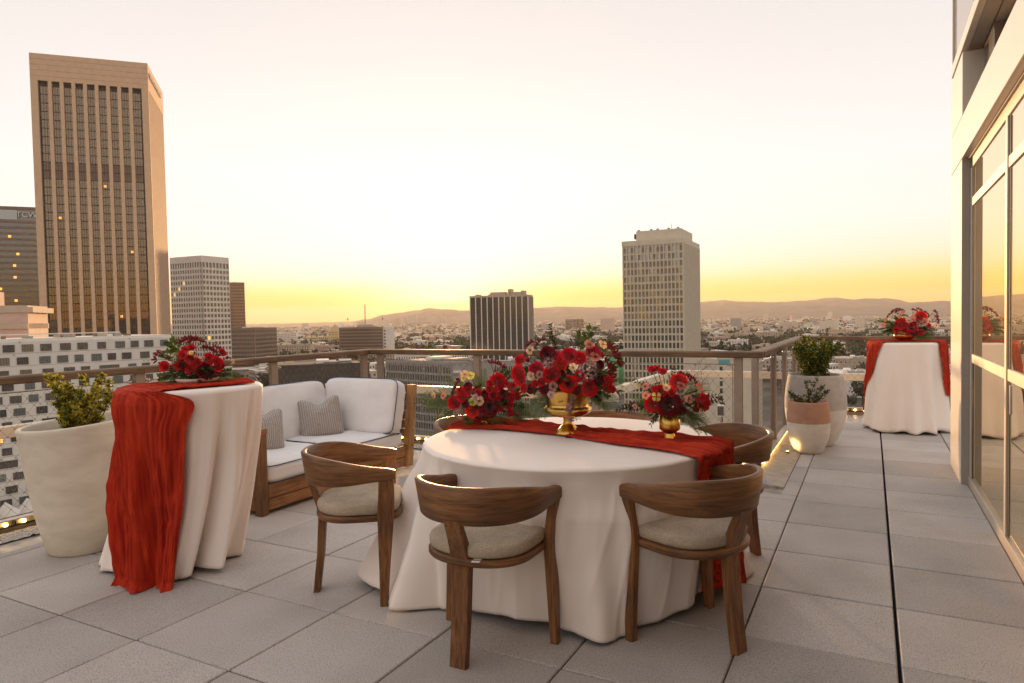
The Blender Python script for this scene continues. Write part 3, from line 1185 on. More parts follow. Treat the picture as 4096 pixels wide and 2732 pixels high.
# its runner drapes over both sides: one sheet laid across the top, falling to the left and right
def runner2():
    mb = MB(True)
    rows = []
    nw = 60
    n = 150

    def pos(s, w):
        # s 0..1 along: 0 low left, .4 left rim, .6 right rim, 1 low right;  w 0..1 near to far
        if s < .42:
            t = 1 - s / .42
            a = R(lerp(-132 - 30 * t, 150, w))
            a = lerp(R(lerp(-128, -172, min(1, t * 1.2))), R(-212), w)
            rr, z = cloth2(a, .02 + .80 * t)
            rr += .012 + crinkle(t, w * .4, 1.6, 5)
            return Vector((rr * math.cos(a), rr * math.sin(a), z))
        if s > .66:
            t = (s - .66) / .34
            a = lerp(R(lerp(-38, -26, t)), R(30), w)
            rr, z = cloth2(a, .02 + .58 * t)
            rr += .012 + crinkle(t, w * .4, 1.6, 6)
            return Vector((rr * math.cos(a), rr * math.sin(a), z))
        t = (s - .42) / .24
        la = lerp(R(-128), R(-212), w)
        ra = lerp(R(-38), R(30), w)
        a = Vector((.395 * math.cos(la), .395 * math.sin(la), 0)).lerp(Vector((.395 * math.cos(ra), .395 * math.sin(ra), 0)), t)
        return a + Vector((0, 0, CZ + .006 + crinkle(t * .8, w * .4, 1.3, 7)))
    mb.grid(lambda u, v: pos(v, u), nw, n)
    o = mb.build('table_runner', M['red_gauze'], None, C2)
    tag(o, 'crinkled red gauze runner draped over both sides of the far tall table', 'table runner')
    o.modifiers.new('thick', 'SOLIDIFY').thickness = .0015


runner2()


# ================================================================== dining chairs
def chair_meshes():
    ms = {}
    # horseshoe band
    path = []
    for i in range(8):
        path.append((-.274, .205 - i / 8 * .185))
    for i in range(33):
        a = math.pi + i / 32 * math.pi
        path.append((.274 * math.cos(a), .02 + .270 * math.sin(a)))
    for i in range(1, 9):
        path.append((.274, .02 + i / 8 * .185))
    secs = []
    m = len(path)
    for i, (x, y) in enumerate(path):
        p0, p1 = path[max(i - 1, 0)], path[min(i + 1, m - 1)]
        t = Vector((p1[0] - p0[0], p1[1] - p0[1], 0)).normalized()
        n = Vector((t.y, -t.x, 0))              # outward
        if n.dot(Vector((x, y - .05, 0))) < 0:
            n = -n
        k = max(0, min(1, (.20 - y) / .42))     # 0 at the arm ends, 1 at the back
        k = k * k * (3 - 2 * k)
        zb, zt = lerp(.632, .598, k), lerp(.690, .757, k)
        th = lerp(.046, .030, k)
        lean = lerp(.0, .022, k)
        endr = 0
        if i in (0, m - 1):
            endr = .010
        if i in (1, m - 2):
            endr = .003
        c = Vector((x, y, 0))
        prof = [(-th / 2, zb + .006 + endr), (-th / 2 + .006, zb + endr), (th / 2 - .006, zb + endr), (th / 2, zb + .006 + endr), (th / 2 + lean, zt - .008 - endr), (th / 2 - .008 + lean, zt - endr), (-th / 2 + .008 + lean, zt - endr), (-th / 2 + lean, zt - .008 - endr)]
        secs.append([c + n * a + Vector((0, 0, b)) for a, b in prof])
    mb = MB(True).loft(secs)
    ms['backrest'] = mb.mesh('backrest', M['chair_band'])
    ms['backrest'].shade_smooth() if hasattr(ms['backrest'], 'shade_smooth') else None

    def leg(stations, bev=.004):
        """stations: (cx, cy, z, wx, wy)"""
        secs = []
        for cx, cy_, z, wx, wy in stations:
            a, b = wx / 2, wy / 2
            e = bev
            secs.append([Vector((cx + p, cy_ + q, z)) for p, q in ((-a + e, -b), (a - e, -b), (a, -b + e), (a, b - e), (a - e, b), (-a + e, b), (-a, b - e), (-a, -b + e))])
        return MB(False).loft(secs)
    ms['back_leg'] = leg([(0, -.225, 0, .078, .034), (0, -.200, .20, .082, .036), (0, -.186, .40, .086, .040), (0, -.190, .45, .086, .042), (0, -.222, .54, .080, .036), (0, -.253, .615, .076, .030)]).mesh('leg', M['chair_leg'])
    for s in (-1, 1):
        ms['front_leg%d' % s] = leg([(s * .272, .135, 0, .036, .040), (s * .262, .142, .20, .038, .056), (s * .252, .150, .40, .040, .078), (s * .252, .152, .46, .040, .084), (s * .262, .158, .56, .038, .080), (s * .272, .158, .637, .036, .074)]).mesh('leg', M['chair_leg'])

    def outline(hw, yb, yf, n=48, e=3.0):
        out = []
        for i in range(n):
            a = 2 * math.pi * i / n
            c, s_ = math.cos(a), math.sin(a)
            ex = 2 / (2.3 if s_ < 0 else 4.5)
            x = hw * math.copysign(abs(c) ** ex, c)
            y = (yf if s_ > 0 else -yb) * math.copysign(abs(s_) ** ex, s_)
            out.append((x, y))
        return out

    def slab(hw, yb, yf, prof):
        """prof: (scale, z)"""
        secs = []
        for sc, z in prof:
            secs.append([Vector((x * sc, y * sc, z)) for x, y in outline(hw, yb, yf)])
        return MB(True).loft(secs)
    ms['seat'] = slab(.243, -.215, .235, [(.90, .412), (.97, .414), (1.0, .424), (1.0, .440), (.985, .447), (.5, .447), (.05, .444)]).mesh('seat', M['chair_band'])
    cu = slab(.238, -.205, .232, [(.5, .449), (.93, .449), (.975, .456), (1.0, .470), (1.0, .486), (.975, .499), (.93, .506), (.80, .512), (.55, .517), (.25, .519), (.03, .519)])
    ms['cushion'] = cu.mesh('seat_cushion', M['seat_weave'])
    ms['tag'] = MB().add([(.060, -.190, .4485), (.095, -.182, .4485), (.099, -.216, .444), (.064, -.222, .443)], [(0, 1, 2, 3)]).mesh('care_tag', M['tag'])
    return ms


CM = chair_meshes()


def chair(x, y, rz, label, tagged=False):
    c = empty('dining_chair', (x, y, 0), rz, label, 'chair', 'wooden tub chairs round the table')
    inst(CM['backrest'], 'backrest', c)
    for k in ('back_leg', 'front_leg-1', 'front_leg1'):
        inst(CM[k], 'leg', c)
    inst(CM['seat'], 'seat', c)
    cu = inst(CM['cushion'], 'seat_cushion', c)
    cu.location = (random.uniform(-.006, .006), random.uniform(-.006, .006), 0)
    cu.rotation_euler = (0, 0, random.uniform(-.05, .05))
    if tagged:
        inst(CM['tag'], 'care_tag', c)
    return c


def chair_polar(deg, r, label, turn=0, tagged=False):
    a = R(deg)
    x, y = TC.x + (r - .225) * math.cos(a), TC.y + (r - .225) * math.sin(a)
    chair(x, y, a + math.pi / 2 + R(turn), label, tagged)


chair_polar(-91.7, 1.12, 'brown wooden tub chair before the gold urn, a white care tag under its cushion', 2, True)
chair_polar(-27.7, 1.10, 'brown wooden tub chair where the red runner drops to the floor', 2)
chair_polar(-146.3, 1.376, 'brown wooden tub chair pulled out beside the grey cushioned sofa', 3)
chair_polar(41.8, 1.157, 'brown wooden tub chair between the gold goblet and the railing corner post')
chair_polar(95, 1.13, 'brown wooden tub chair tucked behind the table, only its rim showing beside the gold urn')
chair_polar(153, 1.16, 'brown wooden tub chair behind the low red compote, half hidden by its greenery')


# ================================================================== sofa
def sofa():
    x1, y0, y1 = -3.955, 3.475, 5.25
    x0 = -4.93
    s = empty('corner_sofa', (-4.45, 4.36, 0), label='teak framed corner sofa with pale grey piped cushions', cat='sofa')
    ox, oy = -4.45, 4.36

    def part(n, m, xa, xb, ya, yb, za, zb, b=.005):
        return MB().cbox(((xa + xb) / 2 - ox, (ya + yb) / 2 - oy, (za + zb) / 2), (xb - xa, yb - ya, zb - za), b).build(n, M[m], s)
    # plinth boards along the front (facing +x), stacked planks
    for za, zb in ((.03, .112), (.118, .222)):
        part('front_plank', 'teak_y', x1 - .028, x1 - .004, y0 + .075, y1 + .02, za, zb)
    for za, zb in ((.03, .112), (.118, .222)):
        part('end_plank', 'teak_x', x0, x1 - .075, y0 + .006, y0 + .03, za, zb)
    part('base_frame', 'teak_y', x0 + .03, x1 - .03, y0 + .04, y1 - .02, .04, .215)
    # arm: two posts and a flat top board, near end
    part('arm_post', 'teak_z', x1 - .072, x1, y0, y0 + .072, 0, .60)
    part('arm_post', 'teak_z', x0, x0 + .07, y0, y0 + .072, 0, .60)
    part('arm_top', 'teak_x', x0, x1, y0 - .004, y0 + .078, .601, .645)
    # back frames: along the railing and at the far end, raked
    for k in range(6):
        z0 = .30 + k * .085
        part('back_slat', 'teak_y', x0 - .035 - k * .012, x0 - .010 - k * .012, y0 + .08, y1, z0, z0 + .075)
    for k in range(6):
        z0 = .30 + k * .085
        part('end_slat', 'teak_x', x0, x1 - .05, y1 + .03 + k * .016, y1 + .052 + k * .016, z0, z0 + .075)
    # slanted end post: pale timber
    mb = MB()
    mb.add([(x1 - .045 - ox, y1 - .03 - oy, .02), (x1 + .02 - ox, y1 - .03 - oy, .02), (x1 + .02 - ox, y1 + .06 - oy, .02), (x1 - .045 - ox, y1 + .06 - oy, .02),
            (x1 - .045 - ox, y1 + .085 - oy, .80), (x1 + .02 - ox, y1 + .085 - oy, .80), (x1 + .02 - ox, y1 + .155 - oy, .80), (x1 - .045 - ox, y1 + .155 - oy, .80)],
           [(0, 3, 2, 1), (4, 5, 6, 7), (0, 1, 5, 4), (1, 2, 6, 5), (2, 3, 7, 6), (3, 0, 4, 7)])
    mb.build('end_post', M['pine_z'], s)
    for z in (.22, .36, .62):
        k = MB(True).lathe([(.001, 0), (.006, 0), (.006, .003), (.001, .003)], 8)
        k.v = [(v[2], v[0], v[1]) for v in k.v]
        k.build('screw', M['gasket'], s, (x1 + .021 - ox, y1 + .02 + z * .14 - oy, z))
    return s, ox, oy


SOFA, SOX, SOY = sofa()


def cushion_mesh(w, d, h, e=5.0, puff=.25, n=22, sag=0, seed=0):
    """puffed box, centred on the origin; w,d face, h thickness (z)"""
    mb = MB(True)
    cache = {}
    vs, fs = [], []

    def vid(p):
        k = tuple(round(c, 5) for c in p)
        if k not in cache:
            x, y, z = p
            L_ = (abs(x) ** e + abs(y) ** e + abs(z) ** (e * .55)) ** (1 / e)
            x, y, z = x / L_, y / L_, z / L_
            pf = 1 + puff * (1 - x * x) * (1 - y * y)
            wob = .012 * noise.noise((x * 2.2, y * 2.2, seed + z)) + .004 * noise.noise((x * 7, y * 7, seed + z))
            cache[k] = len(vs)
            vs.append((x * w / 2 * (1 - .02 * abs(y)), y * d / 2 * (1 - .02 * abs(x)), z * h / 2 * pf + wob - sag * (1 - x * x) * (1 - y * y)))
        return cache[k]
    for ax in range(3):
        o = [k for k in range(3) if k != ax]
        for sg in (-1, 1):
            for i in range(n):
                for j in range(n):
                    q = []
                    for a, b in ((i, j), (i + 1, j), (i + 1, j + 1), (i, j + 1)):
                        p = [0, 0, 0]
                        p[ax], p[o[0]], p[o[1]] = sg, -1 + 2 * a / n, -1 + 2 * b / n
                        q.append(vid(p))
                    fs.append(q if (sg > 0) == (ax != 1) else q[::-1])
    mb.add(vs, fs)
    return mb


def piping_path(w, d, h, z, e=5.0, n=72, inset=.985):
    out = []
    for i in range(n):
        a = 2 * math.pi * i / n
        c, s = math.cos(a), math.sin(a)
        x, y = math.copysign(abs(c) ** (2 / 9), c), math.copysign(abs(s) ** (2 / 9), s)
        out.append((x * w / 2 * inset, y * d / 2 * inset, z + .005 * noise.noise((x * 2, y * 2, 4))))
    return out


def cushion(name, w, d, h, loc, rot, puff=.25, seed=0, sag=0):
    o = cushion_mesh(w, d, h, e=8.0, puff=puff, seed=seed, sag=sag).build(name, M['cushion'], SOFA, (loc[0] - SOX, loc[1] - SOY, loc[2]))
    o.rotation_euler = rot
    for sg in (-1, 1):
        MB(True).tube(piping_path(w, d, h, sg * h * .40), .0045, 6, loop=True).build('piping', M['piping'], o)
    return o


cushion('seat_cushion', .93, .88, .155, (-4.40, 3.95, .297), (0, 0, 0), .10, 1)
cushion('seat_cushion', .93, .84, .155, (-4.40, 4.82, .300), (0, 0, 0), .10, 2)
cushion('back_cushion', .86, .56, .20, (-4.82, 4.62, .575), (R(76), 0, R(90)), .32, 3)
cushion('back_cushion', .66, .56, .20, (-4.82, 3.86, .575), (R(76), 0, R(90)), .32, 5)
cushion('back_cushion', .92, .53, .18, (-4.35, 5.08, .612), (R(77), 0, 0), .25, 4)


def throw_pillow(loc, rot, w, label, seed):
    mb = cushion_mesh(w, w, .10, e=9, puff=1.0, n=24, seed=seed)
    # pinch the corners, dent the top edge
    vs = []
    for x, y, z in mb.v:
        u, v = x / (w / 2), y / (w / 2)
        k = max(0, abs(u) * abs(v) - .35)
        z *= 1 - .7 * min(1, (max(abs(u), abs(v))) ** 8)
        y2 = y - (.075 * math.exp(-(u / .42) ** 2) if v > .3 else 0) * max(0, v)
        x2 = x * (1 - .05 * (1 - v * v))
        vs.append((x2, y2 * (1 - .04 * (1 - u * u)), z))
    mb.v = vs
    o = mb.build('throw_pillow', M['pillow'], None, loc)
    o.rotation_euler = rot
    tag(o, label, 'pillow')
    return o


throw_pillow((-4.55, 4.72, .535), (R(72), R(-6), R(48)), .40, 'taupe striped throw pillow with dented top leaning in the sofa corner', 3)
throw_pillow((-4.50, 3.98, .535), (R(70), R(8), R(74)), .40, 'taupe striped throw pillow by the sofa arm, half behind the tall draped table', 8)


# ================================================================== planters
def lathe_tilt(prof, n, tilt):
    mb = MB(True)
    zmax = max(z for r, z in prof)
    secs = []
    for r, z in prof:
        k = (z / zmax) ** 2
        secs.append([Vector((r * math.cos(2 * math.pi * i / n), r * math.sin(2 * math.pi * i / n), z + k * tilt(math.cos(2 * math.pi * i / n), math.sin(2 * math.pi * i / n)) * r)) for i in range(n)])
    return mb.loft(secs, caps=True)


p1 = empty('concrete_planter', (-4.50, 2.52, 0), label='large tapered cream concrete planter with a slanting rim holding a yellow green shrub', cat='planter')
lathe_tilt([(.19, 0), (.205, .012), (.25, .2), (.285, .4), (.312, .6), (.335, .79), (.34, .815), (.333, .825), (.315, .825), (.307, .81), (.29, .70)], 72,
           lambda c, s: .085 * (c * .5 + s * .86)).build('pot', M['plaster'], p1)
MB(True).lathe([(.001, .71), (.295, .70)], 32).build('soil', M['soil'], p1)

p2 = empty('clay_banded_pot', (-.565, 7.50, 0), label='small egg shaped pot, terracotta above white, lit by a warm glow at its foot', cat='planter')


def egg(Hh, rb, rm, rt_, z0, z1, n=14):
    out = []
    for i in range(n + 1):
        z = lerp(z0, z1, i / n)
        t = z / Hh
        k = .58
        if t < k:
            q = 1 - t / k
            r = rm - (rm - rb) * q ** 2.3
        else:
            q = (t - k) / (1 - k)
            r = rm - (rm - rt_) * q ** 2
        out.append((r, z))
    return out


def pot(parent, Hh, rb, rm, rt_, zs, upper, lower):
    MB(True).lathe([(.001, 0)] + egg(Hh, rb, rm, rt_, 0, zs), 48, caps=False).build('lower_shell', M[lower], parent)
    MB(True).lathe(egg(Hh, rb, rm, rt_, zs, Hh) + [(rt_ - .006, Hh + .004), (rt_ - .022, Hh + .001), (rt_ - .026, Hh - .07)], 48, caps=False).build('upper_shell', M[upper], parent)
    MB(True).lathe([(.001, Hh - .045), (rt_ - .02, Hh - .05)], 24, caps=False).build('soil', M['soil'], parent)


pot(p2, .525, .125, .205, .19, .315, 'pot_clay', 'pot_white')
p3 = empty('grey_banded_pot', (-.53, 7.98, 0), label='tall egg shaped pot, grey above white, with a dense green bush', cat='planter')
pot(p3, .76, .17, .31, .27, .40, 'pot_grey', 'pot_white')
# the warm uplight at the small pot's foot
ul = empty('pot_uplight', (-.745, 7.30, .02), label='tiny warm uplight disc on the edge strip before the small pot', cat='lamp')
MB(True).lathe([(.001, 0), (.018, 0), (.018, .012), (.001, .012)], 12).build('body', M['gasket'], ul)
MB(True).lathe([(.001, .013), (.014, .013), (.001, .015)], 12).build('lens', M['bulb'], ul)
pl = bpy.data.lights.new('pot_uplight_beam', 'SPOT')
pl.energy = 2.2
pl.color = (1, .62, .2)
pl.spot_size = R(75)
pl.spot_blend = .8
pl.shadow_soft_size = .015
plo = bpy.data.objects.new('pot_uplight_beam', pl)
col.objects.link(plo)
plo.parent = ul
plo.location = (0, 0, .02)
plo.rotation_euler = Vector((-.16, -.20, -.12)).to_track_quat('Z', 'Y').to_euler()


# ================================================================== plants
def leaf_mat(name, c1, c2, transl=.3, rough=.5):
    return mat(name, c1, c2, rough=rough, scale=22, transl=transl, spread=(.35, .65), spec=.35)


M['leaf_yellow'] = leaf_mat('leaf_yellow', (.30, .27, .022), (.60, .47, .055), .45)
M['leaf_green'] = leaf_mat('leaf_green', (.030, .065, .010), (.10, .15, .022), .3)
M['leaf_dark'] = leaf_mat('leaf_dark', (.014, .040, .012), (.045, .085, .022), .25)
M['leaf_bronze'] = leaf_mat('leaf_bronze', (.035, .035, .012), (.085, .055, .018), .2)
M['cedar'] = leaf_mat('cedar', (.055, .115, .022), (.15, .20, .045), .35)
M['stem'] = mat('stem', (.06, .045, .02), (.10, .08, .035), rough=.8, scale=30)
M['stem_red'] = mat('stem_red', (.09, .012, .012), (.14, .02, .015), rough=.7, scale=30)


def add_leaf(mb, p, d, n, L_, W, mi=0, cup=.15):
    """folded leaf of four faces from p along d, face normal n"""
    d = d.normalized()
    s = d.cross(n)
    if s.length < 1e-4:
        s = d.cross(Vector((.3, .5, .8)))
    s.normalize()
    n = s.cross(d)
    m = p + d * L_ * .5 - n * L_ * .03
    t = p + d * L_ - n * L_ * .12
    a, b = p + d * L_ * .45 + s * W / 2 + n * W * cup, p + d * L_ * .45 - s * W / 2 + n * W * cup
    mb.add([p, a, m, b, t], [(0, 2, 1), (0, 3, 2), (1, 2, 4), (2, 3, 4)], mi, True)


def rdir(rng):
    z = rng.uniform(-1, 1)
    a = rng.uniform(0, 2 * math.pi)
    q = math.sqrt(1 - z * z)
    return Vector((q * math.cos(a), q * math.sin(a), z))


def shrub(parent, z0, stems, leafsize, mats, seed, sub=6, per=9, spread=.07, leafw=.55):
    rng = random.Random(seed)
    st, lf = MB(True), MB(True)
    for (bx_, by_, tx, ty, h) in stems:
        a, b = Vector((bx_, by_, z0)), Vector((tx, ty, z0 + h))
        mid = a.lerp(b, .5) + Vector((rng.uniform(-.03, .03), rng.uniform(-.03, .03), 0))
        pts = catmull([a, mid, b], 8)
        st.tube(pts, [.006 - .0045 * i / 8 for i in range(9)], 5)
        for i in range(1, 9):
            p = pts[i]
            for k in range(sub):
                d = rdir(rng)
                d.z = abs(d.z) * .7 + .15
                ln = rng.uniform(.3, 1.0) * spread * (1.25 - .5 * i / 8)
                q = p + d * ln
                if i > 2:
                    st.tube([p, q], .0012, 3, caps=False)
                for _ in range(per):
                    t = rng.uniform(.2, 1.1)
                    e = rdir(rng)
                    e.z += .35
                    add_leaf(lf, p + d * ln * t, e, rdir(rng), leafsize * rng.uniform(.7, 1.25), leafsize * leafw * rng.uniform(.9, 1.2), 0 if rng.random() < .72 else 1)
    st.build('stem', M['stem'], parent)
    o = lf.build('foliage', [M[m] for m in mats], parent)
    o['kind'] = 'stuff'


rng = random.Random(5)
shrub(p1, .69, [(rng.uniform(-.06, .06), rng.uniform(-.06, .06), rng.uniform(-.16, .17), rng.uniform(-.16, .16), rng.uniform(.22, .42)) for _ in range(22)], .027, ('leaf_yellow', 'leaf_green'), 2, sub=5, per=6, spread=.055)
shrub(p3, .71, [(rng.uniform(-.09, .09), rng.uniform(-.09, .09), rng.uniform(-.26, .26), rng.uniform(-.24, .24), rng.uniform(.24, .44)) for _ in range(30)], .024, ('leaf_green', 'leaf_yellow'), 3, sub=6, per=7, spread=.075)
shrub(p2, .48, [(0, 0, .10, -.05, .30), (0, 0, -.02, 0, .24), (.03, 0, .17, .03, .14), (-.05, 0, -.17, -.05, .12), (-.05, -.03, -.12, -.10, .10), (.05, 0, .14, -.08, .20)], .026, ('leaf_green', 'leaf_dark'), 4, sub=4, per=3, spread=.06)


# ------------------------------------------------------------------ blooms
def petal_mat(name, c1, c2, transl=.14, rough=.55):
    return mat(name, c1, c2, rough=rough, scale=14, transl=transl, spread=(.3, .7), rnd=.12, sheen=.3, spec=.2)


PM = {
    'red': petal_mat('petal_red', (.66, .005, .012), (.86, .014, .028)),
    'crimson': petal_mat('petal_crimson', (.64, .006, .035), (.85, .018, .075)),
    'scarlet': petal_mat('petal_scarlet', (.74, .011, .008), (.90, .028, .016)),
    'dark': petal_mat('petal_dark_red', (.17, .002, .008), (.30, .005, .016)),
    'cream': petal_mat('petal_cream', (.72, .50, .28), (.80, .60, .38), .35),
    'yellow': petal_mat('petal_yellow', (.60, .55, .10), (.70, .62, .18), .35),
    'coral': petal_mat('petal_coral', (.62, .22, .15), (.72, .32, .22), .35),
    'pink': petal_mat('petal_dusky_pink', (.38, .16, .14), (.52, .25, .21), .3),
    'peach': petal_mat('petal_peach', (.66, .38, .24), (.76, .52, .38), .35),
    'mauve': petal_mat('petal_mauve', (.24, .10, .12), (.56, .36, .34), .3),
    'tan': petal_mat('petal_tan', (.34, .19, .09), (.46, .28, .14), .3),
    'lime': petal_mat('petal_lime', (.36, .42, .06), (.5, .52, .12), .35),
    'white': petal_mat('petal_white', (.62, .58, .5), (.75, .72, .64), .3),
    'orange': petal_mat('petal_orange', (.5, .20, .06), (.62, .28, .09), .3),
    'paw': petal_mat('paw_red', (.14, .006, .008), (.26, .012, .012), .1),
    'lilac': petal_mat('petal_lilac', (.45, .27, .32), (.58, .38, .44), .3),
}


def rose_mesh(seed, style):
    """unit bloom (radius 1) opening towards +Z; style 'rose', 'ranunculus', 'pom'"""
    rng = random.Random(seed)
    mb = MB(True)
    if style == 'pom':
        L_, cfg = 7, lambda i: (5 + i * 2, .12 + .88 * (i / 6) ** .9, .62 - .62 * (i / 6) ** 1.6, .25, .5)
    elif style == 'ranunculus':
        L_, cfg = 7, lambda i: (4 + i // 2, .12 + .86 * (i / 6) ** .9, .46 + .10 * math.sin(i / 6 * 3.1) - .34 * (i / 6) ** 2, .75, .42)
    else:
        L_, cfg = 6, lambda i: (3 + (i + 1) // 2, .12 + .84 * (i / 5) ** .95, .62 - .30 * (i / 5) ** 2, .85, .50)
    for i in range(L_):
        n, rad, top, wid, curl = cfg(i)
        ph = rng.uniform(0, 6.28)
        half = math.pi / n * (1 + wid * .62)
        lift = -.55 + .10 * (1 - i / L_)
        for k in range(n):
            a0 = ph + 2 * math.pi * k / n + rng.uniform(-.12, .12)
            hh = top * rng.uniform(.92, 1.06)
            rr_ = rad * rng.uniform(.94, 1.05)
            out = curl * (i / L_) ** 1.5 * rng.uniform(.6, 1.3)
            w1, w2 = rng.uniform(0, 6), rng.uniform(.02, .05)

            def fn(u, v):
                uu = 2 * u - 1
                ang = a0 + uu * half * (.35 + .65 * math.sin(min(1, v * 1.25 + .15) * math.pi / 2)) * (1 - .25 * max(0, v - .75) * 4 * abs(uu))
                edge = max(0, v - .65) / .35
                r = rr_ * (.30 + .70 * math.sin(min(v * 1.15, 1) * math.pi / 2)) + out * edge * edge * .5 - .05 * abs(uu) * rr_
                z = lift + (hh - lift) * v - edge * edge * out * .35 - .12 * uu * uu * v * rad
                r += w2 * math.sin(uu * 5 + w1) * v
                if style == 'pom':
                    z += .04 * math.cos(uu * 3.1)
                return (r * math.cos(ang), r * math.sin(ang), z * .9)
            mb.grid(fn, 4, 4)
    return mb


def daisy_mesh(seed, n, droop=.25, round_=1.0):
    """open flower of n petals, unit radius, facing +Z, petals material 0, heart material 1"""
    rng = random.Random(seed)
    mb = MB(True)
    for k in range(n):
        a = 2 * math.pi * k / n + rng.uniform(-.12, .12)
        L_ = rng.uniform(.9, 1.08)
        half = math.pi / n * 1.05 * round_
        tw = rng.uniform(-.2, .2)
        dr = droop * rng.uniform(.5, 1.6)

        def fn(u, v):
            uu = 2 * u - 1
            w = math.sin(min(1, (v + .08) * 1.15) * math.pi * .62) ** .8
            r = .10 + (L_ - .10) * v * (1 - .12 * uu * uu * v)
            ang = a + uu * half * w * .95
            z = .30 * v - dr * v * v + .10 * uu * uu * v + tw * uu * v * .4 + .03 * math.sin(uu * 6 + k)
            return (r * math.cos(ang), r * math.sin(ang), z)
        mb.grid(fn, 5, 5)
    for k in range(14):
        a = rng.uniform(0, 6.28)
        q = rng.uniform(.03, .2)
        p = Vector((q * math.cos(a), q * math.sin(a), .02))
        mb.tube([p, p + Vector((q * .5 * math.cos(a), q * .5 * math.sin(a), .22))], [.018, .03], 4, mi=1)
    return mb


def hydrangea_mesh(seed, cnt=95):
    rng = random.Random(seed)
    mb = MB(True)
    for k in range(cnt):
        z = rng.uniform(-.35, 1)
        a = rng.uniform(0, 6.28)
        q = math.sqrt(1 - z * z)
        n = Vector((q * math.cos(a), q * math.sin(a), z))
        c = n * rng.uniform(.80, 1.0)
        n = (n + rdir(rng) * .35).normalized()
        t = n.cross(Vector((.2, .3, .9))).normalized()
        b = n.cross(t)
        sz = rng.uniform(.13, .20)
        ph = rng.uniform(0, 6.28)
        for j in range(4):
            an = ph + j * math.pi / 2
            d = t * math.cos(an) + b * math.sin(an)
            add_leaf(mb, c, d + n * .25, n, sz, sz * 1.05, 0 if rng.random() < .6 else 1, .12)
    return mb


def bud_mesh(seed):
    mb = MB(True)
    mb.lathe([(.02, -1), (.45, -.75), (.75, -.2), (.72, .35), (.45, .85), (.05, 1.05)], 9)
    for k in range(5):
        a = k * 1.2566
        add_leaf(mb, Vector((.15 * math.cos(a), .15 * math.sin(a), -1)), Vector((.75 * math.cos(a), .75 * math.sin(a), .9)), Vector((math.cos(a), math.sin(a), 0)), 1.1, .5, 1)
    return mb


BL = {}
for c in ('red', 'crimson', 'scarlet', 'dark'):
    for s in ('rose', 'ranunculus', 'pom'):
        for v in (0, 1):
            BL[(s, c, v)] = rose_mesh(hash((s, v)) % 97 + v * 5 if False else {'rose': 3, 'ranunculus': 11, 'pom': 23}[s] + v * 40, s).mesh(s, PM[c])
for c in ('cream', 'yellow', 'coral', 'pink', 'peach', 'lime', 'orange', 'lilac', 'mauve', 'tan'):
    for v in (0, 1):
        BL[('daisy', c, v)] = daisy_mesh(31 + v * 9, 5 if v == 0 else 6).mesh('open_bloom', [PM[c], PM['dark'] if c in ('coral', 'pink', 'cream', 'peach') else PM['lime']])
BL[('star', 'cream', 0)] = daisy_mesh(51, 4, .1, .75).mesh('open_bloom', [PM['yellow'], PM['lime']])
BL[('hyd', 'mauve', 0)] = hydrangea_mesh(5).mesh('hydrangea', [PM['mauve'], PM['lilac']])
BL[('hyd', 'white', 0)] = hydrangea_mesh(9, 60).mesh('small_white_cluster', [PM['white'], PM['cream']])
BL[('hyd', 'tan', 0)] = hydrangea_mesh(15).mesh('hydrangea', [PM['tan'], PM['peach']])
BL[('bud', 'red', 0)] = bud_mesh(1).mesh('rose_bud', [PM['dark'], M['leaf_green']])
BL[('bud', 'lime', 0)] = bud_mesh(1).mesh('green_bud', [PM['lime'], M['leaf_green']])
NAMES = {'rose': 'garden_rose', 'ranunculus': 'ranunculus', 'pom': 'dahlia', 'daisy': 'open_bloom', 'star': 'open_bloom', 'hyd': 'hydrangea', 'bud': 'bud'}


# ------------------------------------------------------------------ greenery
def cedar_mesh(seed):
    """unit-length flat frond growing along +Y with droop to -Z"""
    rng = random.Random(seed)
    mb = MB(True)
    dro = rng.uniform(.15, .5)
    bend = rng.uniform(-.2, .2)
    P = lambda t: Vector((bend * t * t, t, -dro * t * t))
    mb.tube([P(i / 8) for i in range(9)], [.009 * (1.1 - i / 8) for i in range(9)], 4, mi=1)
    n = 15
    for i in range(n):
        t = .10 + .88 * i / n
        for s in (-1, 1):
            p = P(t)
            L_ = .34 * (1 - t) ** .75 * rng.uniform(.75, 1.15) + .06
            d = Vector((s * .8, .75, rng.uniform(-.25, .12))).normalized()
            q = p + d * L_ + Vector((0, 0, -.12 * L_))
            mb.tube([p, q], .0045, 3, caps=False)
            m = max(3, int(L_ / .034))
            for j in range(m):
                w = (j + .6) / m
                b = p.lerp(q, w)
                for s2 in (-1, 1):
                    e = (d + d.cross(Vector((0, 0, 1))) * s2 * .85 + Vector((0, 0, rng.uniform(-.4, .4)))).normalized()
                    add_leaf(mb, b, e, Vector((0, 0, 1)), rng.uniform(.045, .085) * (1.15 - .5 * w), .013)
            add_leaf(mb, q, d, Vector((0, 0, 1)), .07, .018)
    return mb


